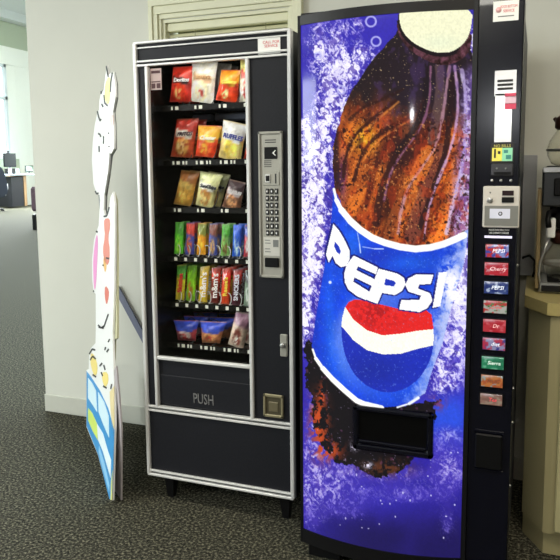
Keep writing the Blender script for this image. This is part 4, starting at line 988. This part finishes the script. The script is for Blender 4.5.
# ================================================================ far office
Dk = thing('office_desk', (-18.2, 20.2, 0), 'white-topped office desk under the far windows', 'desk')
def fp3(x, y, depthX): return onx(x, y, depthX)
XD = -18.2
def fbox(name, x0, y0, x1, y1, m, parent=None, dx=.5, X=XD, z0=None, b=.01):
    a = onx(x0, y0, X); c_ = onx(x1, y1, X); z_ = c_.z if z0 is None else z0
    return B(X-dx, X, a.y, c_.y, z_, a.z, b), a, c_, z_
a = onx(6, 173, XD); c_ = onx(34, 174, XD); zt = onx(20, 174, XD).z
B(XD-.9, XD+.1, a.y, c_.y, zt-.06, zt, .01).build('desk_top', mat('pale_blue_top', (196, 212, 226), .4), Dk)
p_ = onx(11, 180, XD); q2 = onx(23.3, 180, XD); B(XD-.8, XD, p_.y, q2.y, .05, zt-.10, .01).build('pedestal', mat('dark_pedestal', (40, 40, 48), .5), Dk)
q3 = onx(26, 180, XD); B(XD-.8, XD+.02, q2.y, q3.y, .05, zt-.06, .01).build('end_panel', mat('oak_panel', (190, 150, 110), .5), Dk)
for x_ in (7, 33): 
    q4 = onx(x_, 180, XD); B(XD-.5, XD-.45, q4.y-.03, q4.y+.03, 0, zt-.06).build('leg', M_side, Dk)
def mon(x0, y0, x1, y1, label, colr, stand=True, X=XD-.3):
    a = onx(x0, y0, X); c_ = onx(x1, y1, X)
    t = thing('computer_monitor', (X, (a.y+c_.y)/2, zt), label, 'monitor')
    B(X-.05, X, a.y, c_.y, c_.z, a.z, .01).build('housing', mat('monitor_grey_%d' % colr[0], (14, 16, 18), .5, spec=.1), t)
    B(X, X+.01, a.y+.03, c_.y-.03, c_.z+.04, a.z-.03).build('screen', mat('screen_%d' % colr[0], colr, .3), t)
    yc = (a.y+c_.y)/2; B(X-.06, X-.02, yc-.04, yc+.04, zt+.01, c_.z).build('stand', M_side, t); B(X-.12, X+.04, yc-.10, yc+.10, zt, zt+.015).build('foot', M_side, t)
    return a, c_
a, c_ = mon(3.5, 153, 16.5, 167, 'dark flat monitor on the far office desk', (22, 28, 32))
yc = (a.y*.6+c_.y*.4)
wc = thing('webcam', (XD-.32, yc, a.z), 'small webcam sitting on the dark monitor', 'webcam')
B(XD-.34, XD-.30, yc-.06, yc+.06, a.z, a.z+.05, .01).build('base', M_side, wc); B(XD-.35, XD-.29, yc-.05, yc+.05, a.z+.05, a.z+.10, .01).build('camera_head', M_dark, wc)
mon(25.5, 165.5, 33.5, 172, 'small green-grey screen at the right end of the far desk', (150, 176, 160), X=XD-.28)
for i_, x_ in enumerate((7.2, 11, 14.5, 18.5)):
    a = onx(x_-1, 168.5, XD-.1); c_ = onx(x_+1, 172.5, XD-.1)
    o_ = B(XD-.2, XD-.1, a.y, c_.y, zt, a.z+.0, .01).build('desk_caddy', M_dark if i_ % 2 == 0 else mat('pale_box', (170, 178, 196), .5), None, (XD-.15, a.y, zt))
    tag(o_, ['dark small box under the monitor, leftmost on the far desk', 'pale small box between two dark boxes on the far desk', 'dark small box under the right side of the monitor', 'pale small box just right of the dark monitor'][i_], 'box', 'small boxes on the far desk')
# office chair at the left edge
XC = -16.9; q5 = onx(4.5, 190, XC)
oc = thing('office_chair', (XC, q5.y-.45, 0), 'dark office chair cut off by the left edge of the photo', 'chair')
y0 = onx(-8, 190, XC).y; y1 = onx(7, 190, XC).y
zt2 = onx(0, 166, XC).z; zb = onx(3, 196, XC).z; yc = (y0+y1)/2
bk = MB(); hh = zt2-zb
bk.prism(smoothpoly([(y0, zb+.1), (y0+.05, zt2-.2), (y0+.25, zt2), (y1-.30, zt2), (y1-.10, zt2-.25), (y1+.02, zb+.25), (y1-.08, zb), (y0+.1, zb)], 2), 0, XC-.08, XC+.04)
bk.build('backrest', mat('navy_fabric', (44, 50, 66), .7), oc)
B(XC-.55, XC-.05, y0+.05, y1-.02, zb-.06, zb+.06, .03).build('seat', MATS['navy_fabric'], oc)
MB().tube([(XC-.3, yc, .10), (XC-.3, yc, zb-.05)], .03, 8).build('post', M_side, oc)
for k in range(5):
    a_ = k*2*math.pi/5+.3; lg = MB().tube([(XC-.3, yc, .12), (XC-.3+.34*math.cos(a_), yc+.34*math.sin(a_), .07)], .02, 6).build('leg', M_side, oc)
    MB().lathe((XC-.3+.34*math.cos(a_), yc+.34*math.sin(a_)-.015, .035), [(.034, 0), (.034, .03)], 10, 'y').build('caster', M_dark, lg)
arm = MB(); ya_ = y1+.02
arm.tube([(XC-.12, ya_, zb+.02), (XC-.10, ya_+.10, zb+.25), (XC-.10, ya_+.12, zb+.42), (XC-.35, ya_+.12, zb+.42), (XC-.38, ya_+.06, zb+.1), (XC-.35, ya_, zb)], .03, 6)
arm.build('armrest', mat('pale_arm', (210, 214, 220), .5), oc)
# upholstered chair by the wall corner
ch = thing('side_chair', (-9.9, 10.7, 0), 'maroon patterned chair half hidden by the wall corner', 'chair')
cxh, cyh = -9.86, 10.74
B(cxh-.10, cxh+.9, cyh-.05, cyh+.07, .45, 1.04, .05).build('backrest', mat('maroon_pattern', (110, 84, 96), .8, var=.5, scale=14), ch)
B(cxh-.04, cxh+.88, cyh+.07, cyh+.57, .36, .48, .04).build('seat', MATS['maroon_pattern'], ch)
B(cxh-.05, cxh+.0, cyh+.07, cyh+.50, .56, .61, .02).build('armrest', M_white, ch)
for dx_, dy_ in ((-.02, .50), (.80, .50), (-.04, .02), (.80, .02)):
    B(cxh+dx_-.05, cxh+dx_+.05, cyh+dy_-.04, cyh+dy_+.04, 0, .38, .01).build('leg', M_dark, ch)
